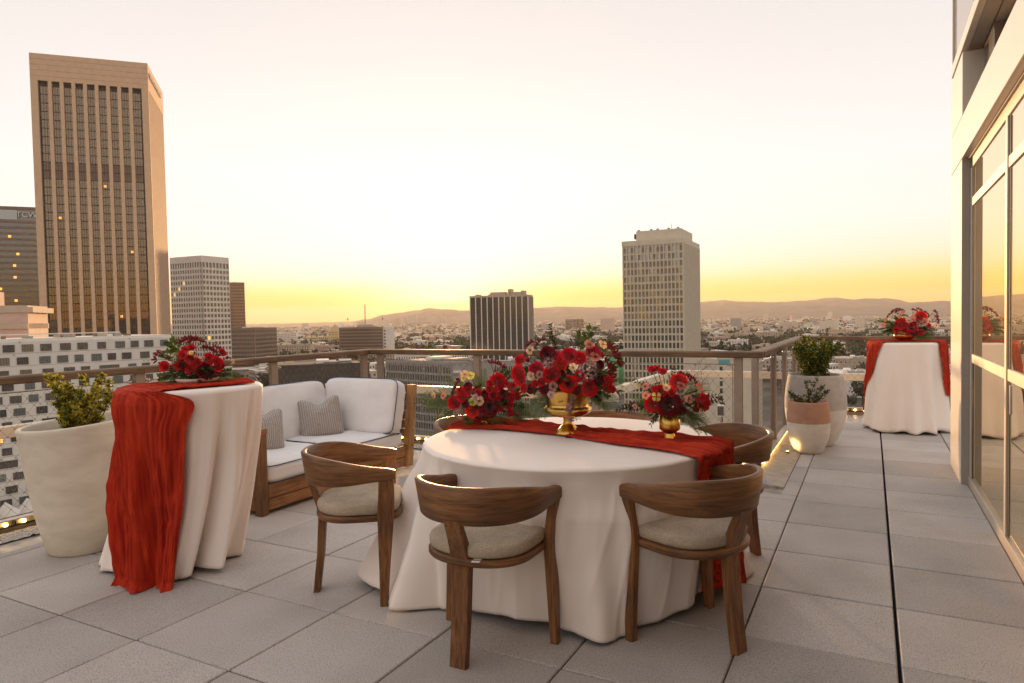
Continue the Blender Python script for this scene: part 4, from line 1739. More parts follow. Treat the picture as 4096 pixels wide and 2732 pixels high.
def sprig_mesh(seed, L_=.26, W=.11, n=15, whorl=False):
    """leafy sprig, unit length along +Y"""
    rng = random.Random(seed)
    mb = MB(True)
    c = rng.uniform(-.25, .25)
    P = lambda t: Vector((c * t * t, t, -.18 * t * t))
    mb.tube([P(i / 6) for i in range(7)], [.012 * (1.1 - .8 * i / 6) for i in range(7)], 4, mi=1)
    for i in range(n):
        t = .2 + .8 * i / (n - 1)
        for s in ((-1, 1) if not whorl else (-1, 0, 1, 2)):
            d = Vector((math.cos(s * 1.57 + i) if whorl else s * .85, .7, math.sin(s * 1.57 + i) if whorl else rng.uniform(-.5, .5)))
            add_leaf(mb, P(t), d, rdir(rng) + Vector((0, 0, 1.2)), L_ * rng.uniform(.7, 1.2), W * rng.uniform(.8, 1.2), 0 if rng.random() < .7 else 2)
    return mb


def paw_mesh(seed):
    """kangaroo-paw style stem, unit length along +Y, forked tips with bud clusters"""
    rng = random.Random(seed)
    mb = MB(True)
    mb.tube([(0, 0, 0), (.02, .35, .01), (0, .62, 0)], [.016, .014, .012], 5, mi=1)
    for s in (-1, 0, 1):
        t = Vector((s * .17, .62 + .22 - abs(s) * .04, rng.uniform(-.06, .06)))
        mb.tube([(0, .60, 0), t], [.012, .009], 4, mi=1)
        for k in range(5):
            a = -1.0 + k * .5 + rng.uniform(-.15, .15) + s * .35
            d = Vector((math.sin(a), math.cos(a), rng.uniform(-.45, .45))).normalized()
            p = t + d * .02
            mb.tube([p, p + d * .05, p + d * .11, p + d * .165], [.010, .024, .027, .006], 6)
    return mb


def wisp_mesh(seed):
    rng = random.Random(seed)
    mb = MB(True)
    mb.tube([(0, 0, 0), (.03, .5, .02), (0, .8, 0)], .004, 3, mi=1)
    for k in range(16):
        b = Vector((0, rng.uniform(.35, .85), 0))
        e = b + Vector((rng.uniform(-.22, .22), rng.uniform(.05, .3), rng.uniform(-.2, .2)))
        mb.tube([b, e], .0028, 3, mi=1, caps=False)
        for j in range(3):
            q = e + rdir(rng) * .05
            mb.tube([e, q], .002, 3, mi=1, caps=False)
            mb.lathe([(.001, -.010), (.010, 0), (.001, .010)], 5, q)
    return mb


GR = {'cedar': [cedar_mesh(i).mesh('cedar_sprig', [M['cedar'], M['stem']]) for i in range(4)],
      'leaf': [sprig_mesh(i + 10).mesh('leaf_sprig', [M['leaf_dark'], M['stem'], M['leaf_green']]) for i in range(3)],
      'bronze': [sprig_mesh(i + 20, .17, .07, 9, True).mesh('bronze_sprig', [M['leaf_bronze'], M['stem'], M['leaf_dark']]) for i in range(3)],
      'broad': [sprig_mesh(i + 30, .42, .24, 6).mesh('broad_leaf_sprig', [M['leaf_green'], M['stem'], M['leaf_dark']]) for i in range(2)],
      'paw': [paw_mesh(i + 40).mesh('red_paw_stem', [PM['paw'], M['stem_red']]) for i in range(3)],
      'wisp': [wisp_mesh(i + 50).mesh('berry_wisp', [PM['paw'], M['stem_red']]) for i in range(2)],
      'mauve': [sprig_mesh(i + 60, .5, .42, 4).mesh('mauve_leaf_vine', [PM['mauve'], M['stem'], PM['pink']]) for i in range(1)]}
GNAME = {'cedar': 'cedar_sprig', 'leaf': 'leaf_sprig', 'bronze': 'bronze_leaf_sprig', 'broad': 'broad_leaf_sprig', 'paw': 'red_paw_stem', 'wisp': 'berry_wisp', 'mauve': 'mauve_leaf_vine'}


class Bouquet:
    """flowers set by their place in a photo crop (origin ox,oy and scale in 4096-px units) around a vase axis"""

    def __init__(s, root, C, heart, crop, rad, depth, seed):
        s.root, s.C, s.heart, s.crop, s.rad, s.depth = root, C, Vector(heart), crop, rad, depth
        s.rng = random.Random(seed)
        s.pl = []
        d = Vector((C[0], C[1], 0)).normalized()
        s.tocam = -d
        s.right = Vector((d.y, -d.x, 0))

    def world(s, x, y, push):
        ox, oy, sc = s.crop
        X, Y = (ox + x * sc) / K, (oy + y * sc) / K
        P = onvert(X, Y, s.C)
        q = P - s.heart
        rho2 = (q.dot(s.right) / s.rad[0]) ** 2 + (q.z / s.rad[1]) ** 2
        k = math.sqrt(max(0, 1 - rho2)) * s.depth * push
        C2 = Vector((s.C[0], s.C[1], 0)) + s.tocam * k
        return onvert(X, Y, C2)

    def size(s, r, P):
        ox, oy, sc = s.crop
        return r * sc / F_PX * (P - EYE).dot(_f)

    def bloom(s, kind, color, x, y, r, push=1.0, var=None, face=.7):
        P = s.world(x, y, push)
        R_ = s.size(r, P)
        me = BL.get((kind, color, s.rng.randint(0, 1) if var is None else var)) or BL[(kind, color, 0)]
        out = (P - s.heart)
        n = (out.normalized() * .8 + s.tocam * face + Vector((0, 0, .15)) + rdir(s.rng) * .22).normalized()
        q = n.to_track_quat('Z', 'Y')
        Mx = Matrix.Translation(P - s.root.location) @ q.to_matrix().to_4x4() @ Matrix.Rotation(s.rng.uniform(0, 6.28), 4, 'Z') @ Matrix.Scale(R_, 4)
        nm = 'small_white_cluster' if (kind, color) == ('hyd', 'white') else NAMES[kind]
        inst(me, nm, s.root, Mx)
        # stem to the heart of the vase
        a, b = P - n * R_ * .4 - s.root.location, s.heart - s.root.location - Vector((0, 0, .06))
        s.pl.append((a, a.lerp(b, .5) + Vector((0, 0, .01)), b))

    def green(s, kind, x, y, L_, from_xy=None, push=.3, twist=None):
        """sprig whose tip ends near x,y; starts at the heart (or at from_xy), length in metres"""
        tip = s.world(x, y, push)
        b = s.heart if from_xy is None else s.world(from_xy[0], from_xy[1], push)
        d = (tip - b)
        d = d.normalized()
        start = tip - d * L_
        me = s.rng.choice(GR[kind])
        up = Vector((0, 0, 1)) if abs(d.z) < .9 else s.tocam
        if kind in ('cedar', 'broad', 'leaf', 'paw', 'mauve'):
            up = (s.tocam + Vector((0, 0, .6)) + rdir(s.rng) * .5).normalized()
        z = (up - d * up.dot(d)).normalized()
        xax = d.cross(z)
        Mx = Matrix(((xax.x, d.x, z.x, 0), (xax.y, d.y, z.y, 0), (xax.z, d.z, z.z, 0), (0, 0, 0, 1)))
        inst(me, GNAME[kind], s.root, Matrix.Translation(start - s.root.location) @ Mx @ Matrix.Scale(L_, 4))
        if from_xy is None and (start - s.heart).length > .03:
            s.pl.append((start - s.root.location, start.lerp(s.heart, .5) - s.root.location, s.heart - s.root.location - Vector((0, 0, .05))))

    def fill(s, kind, n, L_, zmin=-.3, zmax=.7, rad=1.0):
        for _ in range(n):
            d = rdir(s.rng)
            d.z = s.rng.uniform(zmin, zmax)
            d.normalize()
            p = s.heart + Vector((d.x * s.rad[0], d.y * s.rad[0] * .75, d.z * s.rad[1])) * rad * s.rng.uniform(.55, 1.0)
            b = s.heart
            dd = (p - b).normalized()
            up = (Vector((0, 0, 1)) + rdir(s.rng) * .4)
            z = (up - dd * up.dot(dd)).normalized()
            xax = dd.cross(z)
            l_ = L_ * s.rng.uniform(.7, 1.2)
            Mx = Matrix(((xax.x, dd.x, z.x, 0), (xax.y, dd.y, z.y, 0), (xax.z, dd.z, z.z, 0), (0, 0, 0, 1)))
            inst(s.rng.choice(GR[kind]), GNAME[kind], s.root, Matrix.Translation(p - dd * l_ * .7 - s.root.location) @ Mx @ Matrix.Scale(l_, 4))

    def stems(s):
        mb = MB(True)
        for a, m, b in s.pl:
            mb.tube(catmull([a, m, b], 5), .0018, 4, caps=False)
        mb.build('stems', M['stem'], s.root)['kind'] = 'stuff'


def roses(bq, rows, default='red'):
    for row in rows:
        x, y, r = row[:3]
        c = row[3] if len(row) > 3 else default
        k = row[4] if len(row) > 4 else bq.rng.choice(('ranunculus', 'rose', 'ranunculus'))
        bq.bloom(k, c, x, y, r * 1.26)


# ---- gold urn, centre of the round table
US = Vector((-1.505, 3.49, TZ + .012))
urn = empty('flower_urn', US, label='large gold pedestal urn of red ranunculus and mauve hydrangea, centre of the runner', cat='flowers')
MB(True).lathe([(.001, 0), (.078, 0), (.079, .004), (.058, .022), (.040, .042), (.030, .050), (.026, .062), (.026, .082), (.032, .092), (.038, .096)], 48, caps=False).build('pedestal', M['gold'], urn)
bowl = MB(True).lathe([(.030, .094), (.07, .096), (.100, .104), (.124, .118), (.131, .132), (.128, .146), (.122, .152), (.119, .156), (.120, .175), (.126, .205), (.134, .240), (.137, .246), (.130, .247), (.122, .225)], 56, caps=False).build('bowl', M['gold'], urn)
MB(True).lathe([(.128, .126), (.135, .134), (.135, .142), (.128, .149)], 56, caps=False).build('ring', M['gold'], bowl)
b = Bouquet(urn, US, US + Vector((0, 0, .29)), (2040, 1280, .3189), (.36, .27), .20, 1)
roses(b, [(470, 430, 78, 'dark', 'rose'), (740, 440, 82, 'crimson'), (880, 475, 62, 'red', 'pom'), (1040, 415, 78, 'crimson'), (625, 545, 72, 'scarlet', 'pom'), (325, 620, 78, 'crimson'),
          (525, 680, 84, 'red'), (90, 665, 76, 'red', 'pom'), (130, 745, 58, 'red'), (740, 805, 84, 'scarlet', 'ranunculus'), (1005, 845, 82, 'red', 'ranunculus'), (1230, 775, 58, 'red', 'pom'),
          (1210, 850, 46, 'red'), (115, 500, 54, 'red', 'pom'), (645, 685, 42, 'dark'), (395, 780, 42), (315, 800, 38), (430, 875, 46, 'dark'), (1285, 870, 36), (620, 740, 44, 'dark'), (870, 700, 50, 'red'), (1120, 760, 48, 'dark'), (260, 870, 46, 'dark'), (560, 440, 50, 'crimson'), (1130, 560, 46, 'dark'), (830, 880, 44, 'dark'), (180, 860, 44, 'red')])
b.bloom('bud', 'red', 220, 500, 44)
for x, y, r, c in ((255, 380, 54, 'cream'), (262, 705, 52, 'cream'), (785, 590, 48, 'cream'), (1165, 308, 56, 'cream'), (995, 310, 64, 'coral'), (1070, 465, 62, 'coral'), (370, 685, 48, 'pink'), (540, 830, 58, 'pink'), (510, 935, 44, 'lilac'), (770, 1240, 40, 'lilac')):
    b.bloom('daisy', c, x, y, r * 1.15, 1.15)
b.bloom('hyd', 'mauve', 980, 640, 140)
b.bloom('hyd', 'mauve', 490, 545, 86)
b.bloom('bud', 'lime', 1135, 240, 26, .6)
for x, y, l in ((225, 260, .16), (345, 235, .15), (1325, 320, .24), (1390, 400, .24), (1130, 350, .15), (1290, 560, .2), (1340, 640, .2), (160, 420, .14)):
    b.green('paw', x, y, l)
for x, y, l in ((1480, 620, .24), (1400, 740, .22), (1290, 1060, .2), (1360, 950, .2), (330, 1200, .22), (230, 1120, .2), (390, 1180, .2), (900, 1080, .16), (640, 1000, .13), (870, 1200, .16), (300, 980, .18), (1180, 1000, .16)):
    b.green('cedar', x, y, l * .82, push=.75)
for x, y, l in ((450, 90, .2), (540, 160, .2), (500, 240, .18), (400, 290, .16), (1000, 110, .22), (930, 200, .2), (800, 290, .16), (690, 300, .16), (1250, 280, .16), (1400, 560, .16)):
    b.green('bronze' if x < 900 else 'broad', x, y, l * .62 if x < 900 else l * .5)
for x, y, l in ((830, 60, .22), (740, 280, .16), (600, 330, .14)):
    b.green('wisp', x, y, l)
b.green('mauve', 770, 1130, .055, (770, 950), push=1.0)
b.green('mauve', 715, 1130, .05, (780, 1020), push=1.05)
b.green('mauve', 780, 1040, .05, (770, 930), push=1.0)
b.fill('leaf', 41, 0.135, -.25, .5, 0.78)
b.fill('broad', 8, 0.091, -.2, .6, 0.74)
b.fill('cedar', 12, 0.144, -.45, .1, 0.78)
b.stems()

# ---- red compote, left
CS = Vector((-2.09, 3.545, TZ + .012))
cmp_ = empty('flower_compote', CS, label='low dark red compote on a gold foot overflowing with red roses and cedar', cat='flowers')
MB(True).lathe([(.001, 0), (.036, 0), (.036, .004), (.026, .012), (.014, .020), (.012, .030), (.018, .040)], 40, caps=False).build('foot', M['gold'], cmp_)
MB(True).lathe([(.010, .040), (.045, .043), (.075, .055), (.086, .075), (.088, .105), (.085, .107), (.078, .09)], 48, caps=False).build('bowl', M['dark_red_glaze'], cmp_)
b = Bouquet(cmp_, CS, CS + Vector((.01, 0, .15)), (1700, 1400, .2232), (.27, .22), .16, 2)
roses(b, [(1320, 555, 118, 'red', 'pom'), (1240, 810, 82, 'red'), (850, 1080, 92, 'scarlet', 'ranunculus'), (1150, 1010, 130, 'dark', 'rose'), (525, 945, 92, 'red'), (655, 855, 68, 'red'), (765, 735, 78, 'red'), (640, 740, 66, 'red'),
          (770, 645, 62, 'dark'), (1160, 600, 52), (1170, 700, 62, 'red', 'rose'), (1260, 700, 52), (1070, 785, 52, 'dark'), (1405, 790, 68, 'dark', 'rose'), (1330, 1020, 62), (1510, 860, 78, 'red', 'rose'), (1510, 985, 62), (1570, 680, 78, 'red', 'rose'),
          (1640, 820, 62, 'red', 'rose'), (1515, 1125, 56, 'red', 'rose'), (1400, 940, 56, 'dark'), (930, 1000, 60, 'dark'), (1080, 900, 56, 'red'), (720, 960, 56, 'dark'), (1300, 900, 56, 'red'), (960, 760, 50, 'red')])
b.bloom('bud', 'red', 580, 520, 44)
b.bloom('bud', 'red', 1645, 1160, 50)
b.bloom('bud', 'lime', 1230, 660, 34)
for x, y, r, c in ((710, 440, 82, 'peach'), (815, 460, 76, 'yellow'), (690, 520, 42, 'yellow'), (860, 925, 76, 'lime'), (975, 910, 84, 'peach'), (900, 840, 52, 'lilac'), (330, 820, 62, 'coral'), (155, 820, 54, 'peach')):
    b.bloom('daisy', c, x, y, r * 1.15, 1.15)
b.bloom('hyd', 'mauve', 605, 1130, 105)
for x, y, l in ((1310, 170, .2), (530, 590, .12), (470, 720, .12), (900, 640, .12), (1480, 540, .14), (1500, 600, .12)):
    b.green('paw', x, y, l)
for x, y, l in ((130, 1200, .22), (20, 1000, .22), (-60, 900, .22), (-90, 760, .2), (250, 720, .2), (380, 520, .18), (1000, 430, .2), (900, 480, .18), (2080, 1100, .2), (1960, 1240, .2), (1760, 1250, .18), (650, 1400, .14), (1390, 1420, .14), (1560, 1340, .14), (380, 1160, .18), (1880, 980, .18), (1820, 1150, .16)):
    b.green('cedar', x, y, l * .82, push=.6)
for x, y, l in ((1430, 380, .14), (1520, 420, .13), (1800, 780, .13), (1740, 940, .12)):
    b.green('leaf', x, y, l)
b.fill('leaf', 29, 0.108, -.25, .5, 0.78)
b.fill('cedar', 12, 0.126, -.5, .1, 0.78)
b.stems()

# ---- gold goblet, right
GS = Vector((-.92, 3.455, TZ + .012))
gob = empty('flower_goblet', GS, label='gold goblet vase of dark red ranunculus and coral blooms near the runner end', cat='flowers')
MB(True).lathe([(.001, 0), (.033, 0), (.033, .003), (.025, .036), (.024, .040)], 40, caps=False).build('foot', M['gold'], gob)
MB(True).lathe([(.024, .0405), (.030, .045), (.052, .062), (.0535, .066), (.0535, .150), (.050, .151), (.049, .12)], 48, caps=False).build('cup', M['gold'], gob)
b = Bouquet(gob, GS, GS + Vector((0, 0, .19)), (2450, 1430, .236), (.24, .20), .13, 3)
roses(b, [(975, 800, 150, 'dark', 'rose'), (685, 785, 110, 'red', 'ranunculus'), (1555, 760, 108, 'red', 'pom'), (1120, 400, 108, 'scarlet', 'pom'), (850, 240, 54, 'red', 'rose'), (755, 190, 44, 'red', 'rose'), (670, 205, 58, 'red', 'rose'), (815, 570, 80, 'red', 'rose'), (725, 540, 52, 'red'), (1180, 900, 60, 'dark'), (840, 930, 50, 'red'), (1420, 860, 50, 'dark'), (1000, 600, 50, 'red')])
for x, y, r, c in ((560, 490, 70, 'coral'), (565, 645, 70, 'coral'), (1155, 480, 72, 'coral'), (1480, 490, 66, 'coral'), (1290, 700, 74, 'pink'), (385, 830, 48, 'pink'), (920, 510, 58, 'cream'), (445, 485, 36, 'yellow'), (1500, 890, 30, 'yellow')):
    b.bloom('daisy', c, x, y, r * 1.15, 1.15)
b.bloom('star', 'cream', 745, 665, 84, 1.3)
b.bloom('bud', 'lime', 1360, 820, 32)
b.bloom('bud', 'lime', 960, 310, 30)
b.bloom('bud', 'lime', 875, 380, 26)
for x, y, l in ((1250, 250, .14), (1380, 310, .13)):
    b.green('paw', x, y, l)
for x, y, l in ((350, 640, .15), (380, 740, .13), (1390, 390, .16), (1540, 420, .16), (1640, 620, .15), (1700, 1120, .19), (1560, 1160, .18), (1430, 1120, .15), (1640, 1000, .16), (1000, 560, .12), (480, 900, .12)):
    b.green('cedar', x, y, l * .82, push=.6)
for x, y, l in ((440, 340, .15), (640, 400, .12), (90, 810, .17), (200, 760, .16), (600, 1060, .13), (690, 1040, .12), (1830, 640, .17), (1760, 560, .16), (1100, 250, .14), (300, 840, .14)):
    b.green('bronze', x, y, l)
for x, y, l in ((1010, 80, .2), (1540, 130, .22), (1620, 340, .18)):
    b.green('wisp', x, y, l)
b.fill('leaf', 22, 0.09, -.3, .4, 0.78)
b.fill('bronze', 10, 0.09, -.3, .2, 0.78)
b.fill('broad', 5, 0.063, -.1, .5, 0.71)
b.fill('cedar', 7, 0.099, -.45, .1, 0.78)
b.stems()

# ---- white bowl on the near cocktail table
WS = Vector((-3.66, 2.76, CZ + .014))
wb = empty('flower_bowl', WS, label='low white bowl of red roses and holly on the tall table by the sofa', cat='flowers')
MB(True).lathe([(.001, 0), (.10, 0), (.125, .010), (.135, .028), (.130, .030), (.118, .014), (.001, .012)], 40, caps=False).build('bowl', M['white_glaze'], wb)
b = Bouquet(wb, WS, WS + Vector((0, 0, .05)), (560, 1320, .1786), (.25, .20), .14, 4)
roses(b, [(1010, 440, 66, 'scarlet', 'rose'), (1150, 400, 66, 'red', 'rose'), (960, 560, 82, 'red', 'rose'), (1150, 660, 104, 'red', 'rose'), (1290, 720, 74, 'red', 'rose'), (550, 810, 94, 'red', 'rose'), (940, 770, 86, 'dark', 'pom'), (840, 800, 74, 'red'), (1130, 870, 94, 'red'),
          (1540, 640, 98, 'red', 'rose'), (1720, 760, 135, 'red', 'ranunculus'), (1510, 910, 145, 'dark', 'pom'), (1840, 510, 74, 'red', 'rose'), (1670, 960, 54, 'scarlet'), (1830, 800, 50, 'dark')])
b.bloom('bud', 'red', 1955, 615, 50)
b.bloom('bud', 'red', 1330, 1150, 68)
b.bloom('bud', 'red', 1225, 505, 30)
for x, y, r in ((750, 690, 74), (1400, 640, 64), (1700, 235, 42), (2070, 710, 56), (640, 350, 40), (790, 560, 60), (1240, 600, 46), (580, 560, 46)):
    b.bloom('hyd', 'white', x, y, r, 1.1)
for x, y, l in ((980, 140, .18), (1070, 110, .19), (1240, 150, .18), (290, 520, .2), (1560, 350, .15), (1620, 350, .15), (1800, 350, .15)):
    b.green('paw', x, y, l)
for x, y, l in ((400, 1060, .15), (470, 1180, .14), (560, 1200, .12), (1800, 1230, .14), (1960, 960, .15), (2250, 960, .2), (2180, 900, .17), (1880, 1080, .14), (640, 1220, .11), (1100, 1250, .10)):
    b.green('cedar', x, y, l * .82, push=.7)
for x, y, l in ((840, 240, .15), (700, 480, .12), (1180, 1060, .09), (1300, 1020, .09), (960, 1080, .09), (480, 960, .10)):
    b.green('broad', x, y, l)
b.fill('leaf', 26, 0.099, -.05, .5, 0.78)
b.fill('broad', 8, 0.07, 0, .5, 0.74)
b.fill('cedar', 8, 0.108, 0, .25, 0.82)
b.stems()
# a little brass bell among the roses
MB(True).lathe([(.003, .030), (.010, .028), (.012, .012), (.016, 0), (.014, 0)], 16, caps=False).build('brass_bell', M['gold'], wb, b.world(1140, 535, 1.25) - WS - Vector((0, 0, .01)))

# ---- gold bowl on the far cocktail table
FS = Vector((.355, 9.38, CZ + .014))
fb_ = empty('flower_bowl', FS, label='shallow copper gold bowl of red and coral flowers on the far tall table', cat='flowers')
MB(True).lathe([(.001, 0), (.05, 0), (.09, .022), (.118, .055), (.108, .085), (.085, .10), (.08, .098), (.10, .06)], 40, caps=False).build('bowl', M['gold_copper'], fb_)
b = Bouquet(fb_, FS, FS + Vector((0, 0, .16)), (3440, 1200, .1701), (.36, .24), .18, 5)
roses(b, [(985, 565, 110, 'red'), (1220, 625, 98, 'crimson'), (1430, 390, 100, 'scarlet'), (1090, 605, 54, 'red', 'rose'), (1020, 690, 48, 'dark'), (1265, 760, 64, 'dark'), (1610, 600, 50, 'red'), (1440, 760, 56, 'red'), (860, 700, 54, 'red'), (1140, 760, 50, 'red'), (1330, 480, 50, 'crimson')])
for x, y, r, c in ((1535, 510, 80, 'coral'), (1250, 455, 64, 'coral'), (1140, 480, 64, 'peach'), (560, 590, 60, 'coral'), (600, 470, 48, 'orange'), (1300, 360, 54, 'coral'), (925, 390, 44, 'orange'), (1015, 280, 44, 'orange'), (1790, 600, 60, 'peach')):
    b.bloom('daisy', c, x, y, r * 1.1, 1.1)
b.bloom('hyd', 'tan', 1390, 560, 95)
for x, y, l in ((820, 190, .2), (910, 210, .18), (660, 320, .17), (1320, 210, .17), (1450, 200, .17), (1610, 300, .16), (1830, 270, .2), (1870, 440, .19), (1050, 330, .14)):
    b.green('paw', x, y, l)
for x, y, l in ((560, 720, .26), (620, 820, .24), (720, 960, .22), (820, 900, .2), (1720, 780, .24), (1820, 900, .26), (1640, 940, .22), (1500, 900, .2), (480, 520, .24)):
    b.green('cedar', x, y, l * .82, push=.6)
b.fill('leaf', 24, 0.144, -.25, .5, 0.78)
b.fill('cedar', 12, 0.162, -.5, .2, 0.82)
b.fill('broad', 6, 0.098, -.1, .5, 0.74)
b.stems()


# ================================================================== THE CITY
def ground_mat():
    m, nt, b = new_mat('city_ground')
    N, L = nt.nodes, nt.links
    g = N.new('ShaderNodeNewGeometry')
    n1 = N.new('ShaderNodeTexNoise')
    n1.inputs['Scale'].default_value = .012
    n1.inputs['Detail'].default_value = 6
    v = N.new('ShaderNodeTexVoronoi')
    v.inputs['Scale'].default_value = .03
    for n in (n1, v):
        L.new(g.outputs['Position'], n.inputs['Vector'])
    r = ramp(N, [(.36, (.045, .055, .03)), (.47, (.12, .11, .09)), (.56, (.20, .175, .145)), (.68, (.11, .105, .10))])
    L.new(n1.outputs[0], r.inputs[0])
    r2 = ramp(N, [(.0, (.6, .6, .6)), (1, (1.3, 1.25, 1.2))])
    L.new(v.outputs['Color'], r2.inputs[0])
    mx = N.new('ShaderNodeMix')
    mx.data_type = 'RGBA'
    mx.blend_type = 'MULTIPLY'
    mx.inputs['Factor'].default_value = 1
    L.new(r.outputs[0], mx.inputs['A'])
    L.new(r2.outputs[0], mx.inputs['B'])
    L.new(mx.outputs['Result'], b.inputs['Base Color'])
    b.inputs['Roughness'].default_value = .9
    return m


gd = MB()
gd.lathe([(1, GZ), (300, GZ), (2000, GZ), (26000, GZ)], 64, caps=False, smooth=False)
gd.add([(math.cos(2 * math.pi * k / 64), math.sin(2 * math.pi * k / 64), GZ) for k in range(64)], [tuple(range(64))])
tag(gd.build('ground', ground_mat()), kind='structure')

C = {}
for nm, c1, c2 in (('tan', (.42, .33, .25), (.48, .385, .295)), ('cream', (.58, .49, .38), (.64, .55, .43)), ('white', (.70, .635, .56), (.77, .70, .625)), ('pink', (.48, .34, .28), (.54, .39, .32)),
                   ('brown', (.20, .135, .10), (.25, .17, .13)), ('grey', (.30, .28, .26), (.36, .335, .31)), ('dark', (.05, .045, .042), (.075, .068, .062)), ('granite', (.64, .42, .265), (.70, .47, .305)),
                   ('yellow', (.55, .40, .20), (.60, .45, .24)), ('offwhite', (.70, .645, .575), (.75, .69, .62)), ('concrete', (.60, .52, .40), (.66, .575, .45)), ('black', (.015, .014, .014), (.02, .019, .018))):
    C[nm] = mat('wall_' + nm, c1, c2, rough=.8, scale=.4, detail=6)
C['glass'] = glass_mat('tower_glass', (.03, .022, .017), .22, .04)
C['glass_b'] = glass_mat('tower_glass_bronze', (.035, .018, .010), .13, .03, tint2=(1, .70, .44))
C['glass_d'] = glass_mat('tower_glass_dark', (.02, .018, .017), .10, .08)
C['glass_t'] = glass_mat('tower_glass_teal', (.07, .12, .125), .20, .06)
C['blind'] = mat('window_blind', (.24, .185, .125), (.30, .235, .165), rough=.6, scale=.5)
C['green'] = mat('green_screen', (.05, .30, .17), (.07, .36, .2), rough=.7)
C['teal'] = mat('teal_banner', (.08, .33, .36), (.10, .38, .40), rough=.7)
C['lit'] = emat('lit_window', (1, .47, .10), .75)
C['lamp'] = emat('lamp_head', (1, .82, .55), 26)
C['green_lamp'] = emat('signal_green', (.05, 1, .5), 26)
C['amber_lamp'] = emat('signal_amber', (1, .5, .12), 22)

pane_cache = {}


def pane_mesh(w, h, m, name='window_pane', depth=.06):
    k = (round(w, 2), round(h, 2), m)
    if k not in pane_cache:
        mb = MB()
        mb.box((0, 0, 0), (w, depth, h))
        pane_cache[k] = mb.mesh(name, C[m])
    return pane_cache[k]


def solid(parent, name, m, x0, x1, y0, y1, z0, z1):
    return MB().bb(x0, x1, y0, y1, z0, z1).build(name, C[m], parent)


def tower_root(name, label, b, rz, cat='building', group=None):
    return empty(name, (b[0], b[1], GZ), rz, label, cat, group)


def face_xf(face, w):
    """maps (along, out, z) on the front (normal -y, along 0..w from the near corner) or the right side (normal +x)"""
    if face == 'front':
        return lambda s, o, z: (-s, -o, z)
    return lambda s, o, z: (o, s, z)


def fbox(mb, xf, s0, s1, o0, o1, z0, z1):
    a, b = xf(s0, o0, z0), xf(s1, o1, z1)
    mb.bb(min(a[0], b[0]), max(a[0], b[0]), min(a[1], b[1]), max(a[1], b[1]), z0, z1)


def panes(parent, face, s0, s1, n, rows, frac, pick, limit, rng_, out=.03, tilt=0):
    """window panes at the rows (z0, z1); pick(i, j) -> material; past the limit they are joined in one part"""
    xf = face_xf(face, 0)
    wd = (s1 - s0) / n
    rest = {}
    cnt = 0
    for (z0, z1) in rows:
        for i in range(n):
            m = pick(rng_, i, cnt)
            sc = s0 + (i + .5) * wd
            x, y, z = xf(sc, out, (z0 + z1) / 2)
            if cnt < limit:
                o = inst(pane_mesh(wd * frac, z1 - z0, m), 'window_pane', parent)
                o.location = (x, y, z)
                o.rotation_euler = (rng_.uniform(-tilt, tilt), 0, (math.pi / 2 if face == 'side' else 0) + rng_.uniform(-tilt, tilt))
            else:
                mb = rest.setdefault(m, MB())
                fbox(mb, xf, sc - wd * frac / 2, sc + wd * frac / 2, out - .03, out + .03, z0, z1)
            cnt += 1
    for m, mb in rest.items():
        mb.build('window_panes', C[m], parent)['kind'] = 'stuff'
    return cnt


def text_mesh(body, size, m, depth=.1):
    cu = bpy.data.curves.new('lettering', 'FONT')
    cu.body = body
    cu.size = size
    cu.extrude = depth
    o = bpy.data.objects.new('lettering', cu)
    col.objects.link(o)
    dg = bpy.context.evaluated_depsgraph_get()
    me = bpy.data.meshes.new_from_object(o.evaluated_get(dg))
    bpy.data.objects.remove(o)
    me.materials.clear()
    me.materials.append(m)
    return me


H0 = -GZ
# ------------------------------------------------------------------ granite tower, left
rng = random.Random(12)
bt = tower_root('granite_tower', 'very tall rose granite skyscraper with vertical piers and bronze glass', (-313.7, 214.5), math.atan2(214.5 - 178.5, -313.7 + 347.7))
W_, D_, ZT = 49.5, 44.7, 130.1 + H0
solid(bt, 'core', 'dark', -W_ + .6, -1.3, 1.25, D_ - .6, 0, ZT - 1)
solid(bt, 'crown', 'granite', -W_, 0, 0, D_, ZT - 12.5, ZT)
for z in (ZT - 2.6, ZT - 5.2, ZT - 7.8, ZT - 10.4):
    MB().bb(-W_ - .02, .02, -.02, D_ + .02, z, z + .10).build('crown_joint', C['brown'], bt)
zp = ZT - 12.5
xf = face_xf('front', 0)
for s0, s1 in ((0, 3.0), (W_ - 3.0, W_)):
    mb = MB()
    fbox(mb, xf, s0, s1, -1.3, 0, 0, zp)
    mb.build('corner_pier', C['granite'], bt)
pit = (W_ - 6.0) / 9
for k in range(1, 9):
    s = 3.0 + pit * k
    mb = MB()
    fbox(mb, xf, s - .78, s + .78, -1.3, 0, 0, zp)
    mb.build('pier', C['granite'], bt)
fh = 3.95
rows = [(zp - 2.5 - (k + 1) * fh + .45, zp - 2.5 - k * fh) for k in range(31)]
for k in range(9):
    s = 3.0 + pit * (k + .5)
    for q, (z0, z1) in enumerate(rows):
        if q in (9, 10):
            m = 'brown'
        else:
            m = 'glass_b'
            if rng.random() < .035:
                lp = inst(pane_mesh(1.0, 1.1, 'lit'), 'lit_window', bt)
                lp.location = (-s + rng.uniform(-1, 1), .88, z0 + 1.2)
        o = inst(pane_mesh(pit - 1.6, z1 - z0, m), 'window_pane', bt)
        o.location = (-s, .95, (z0 + z1) / 2)
        o.rotation_euler = (rng.uniform(-.006, .006), 0, rng.uniform(-.006, .006))
mb = MB()
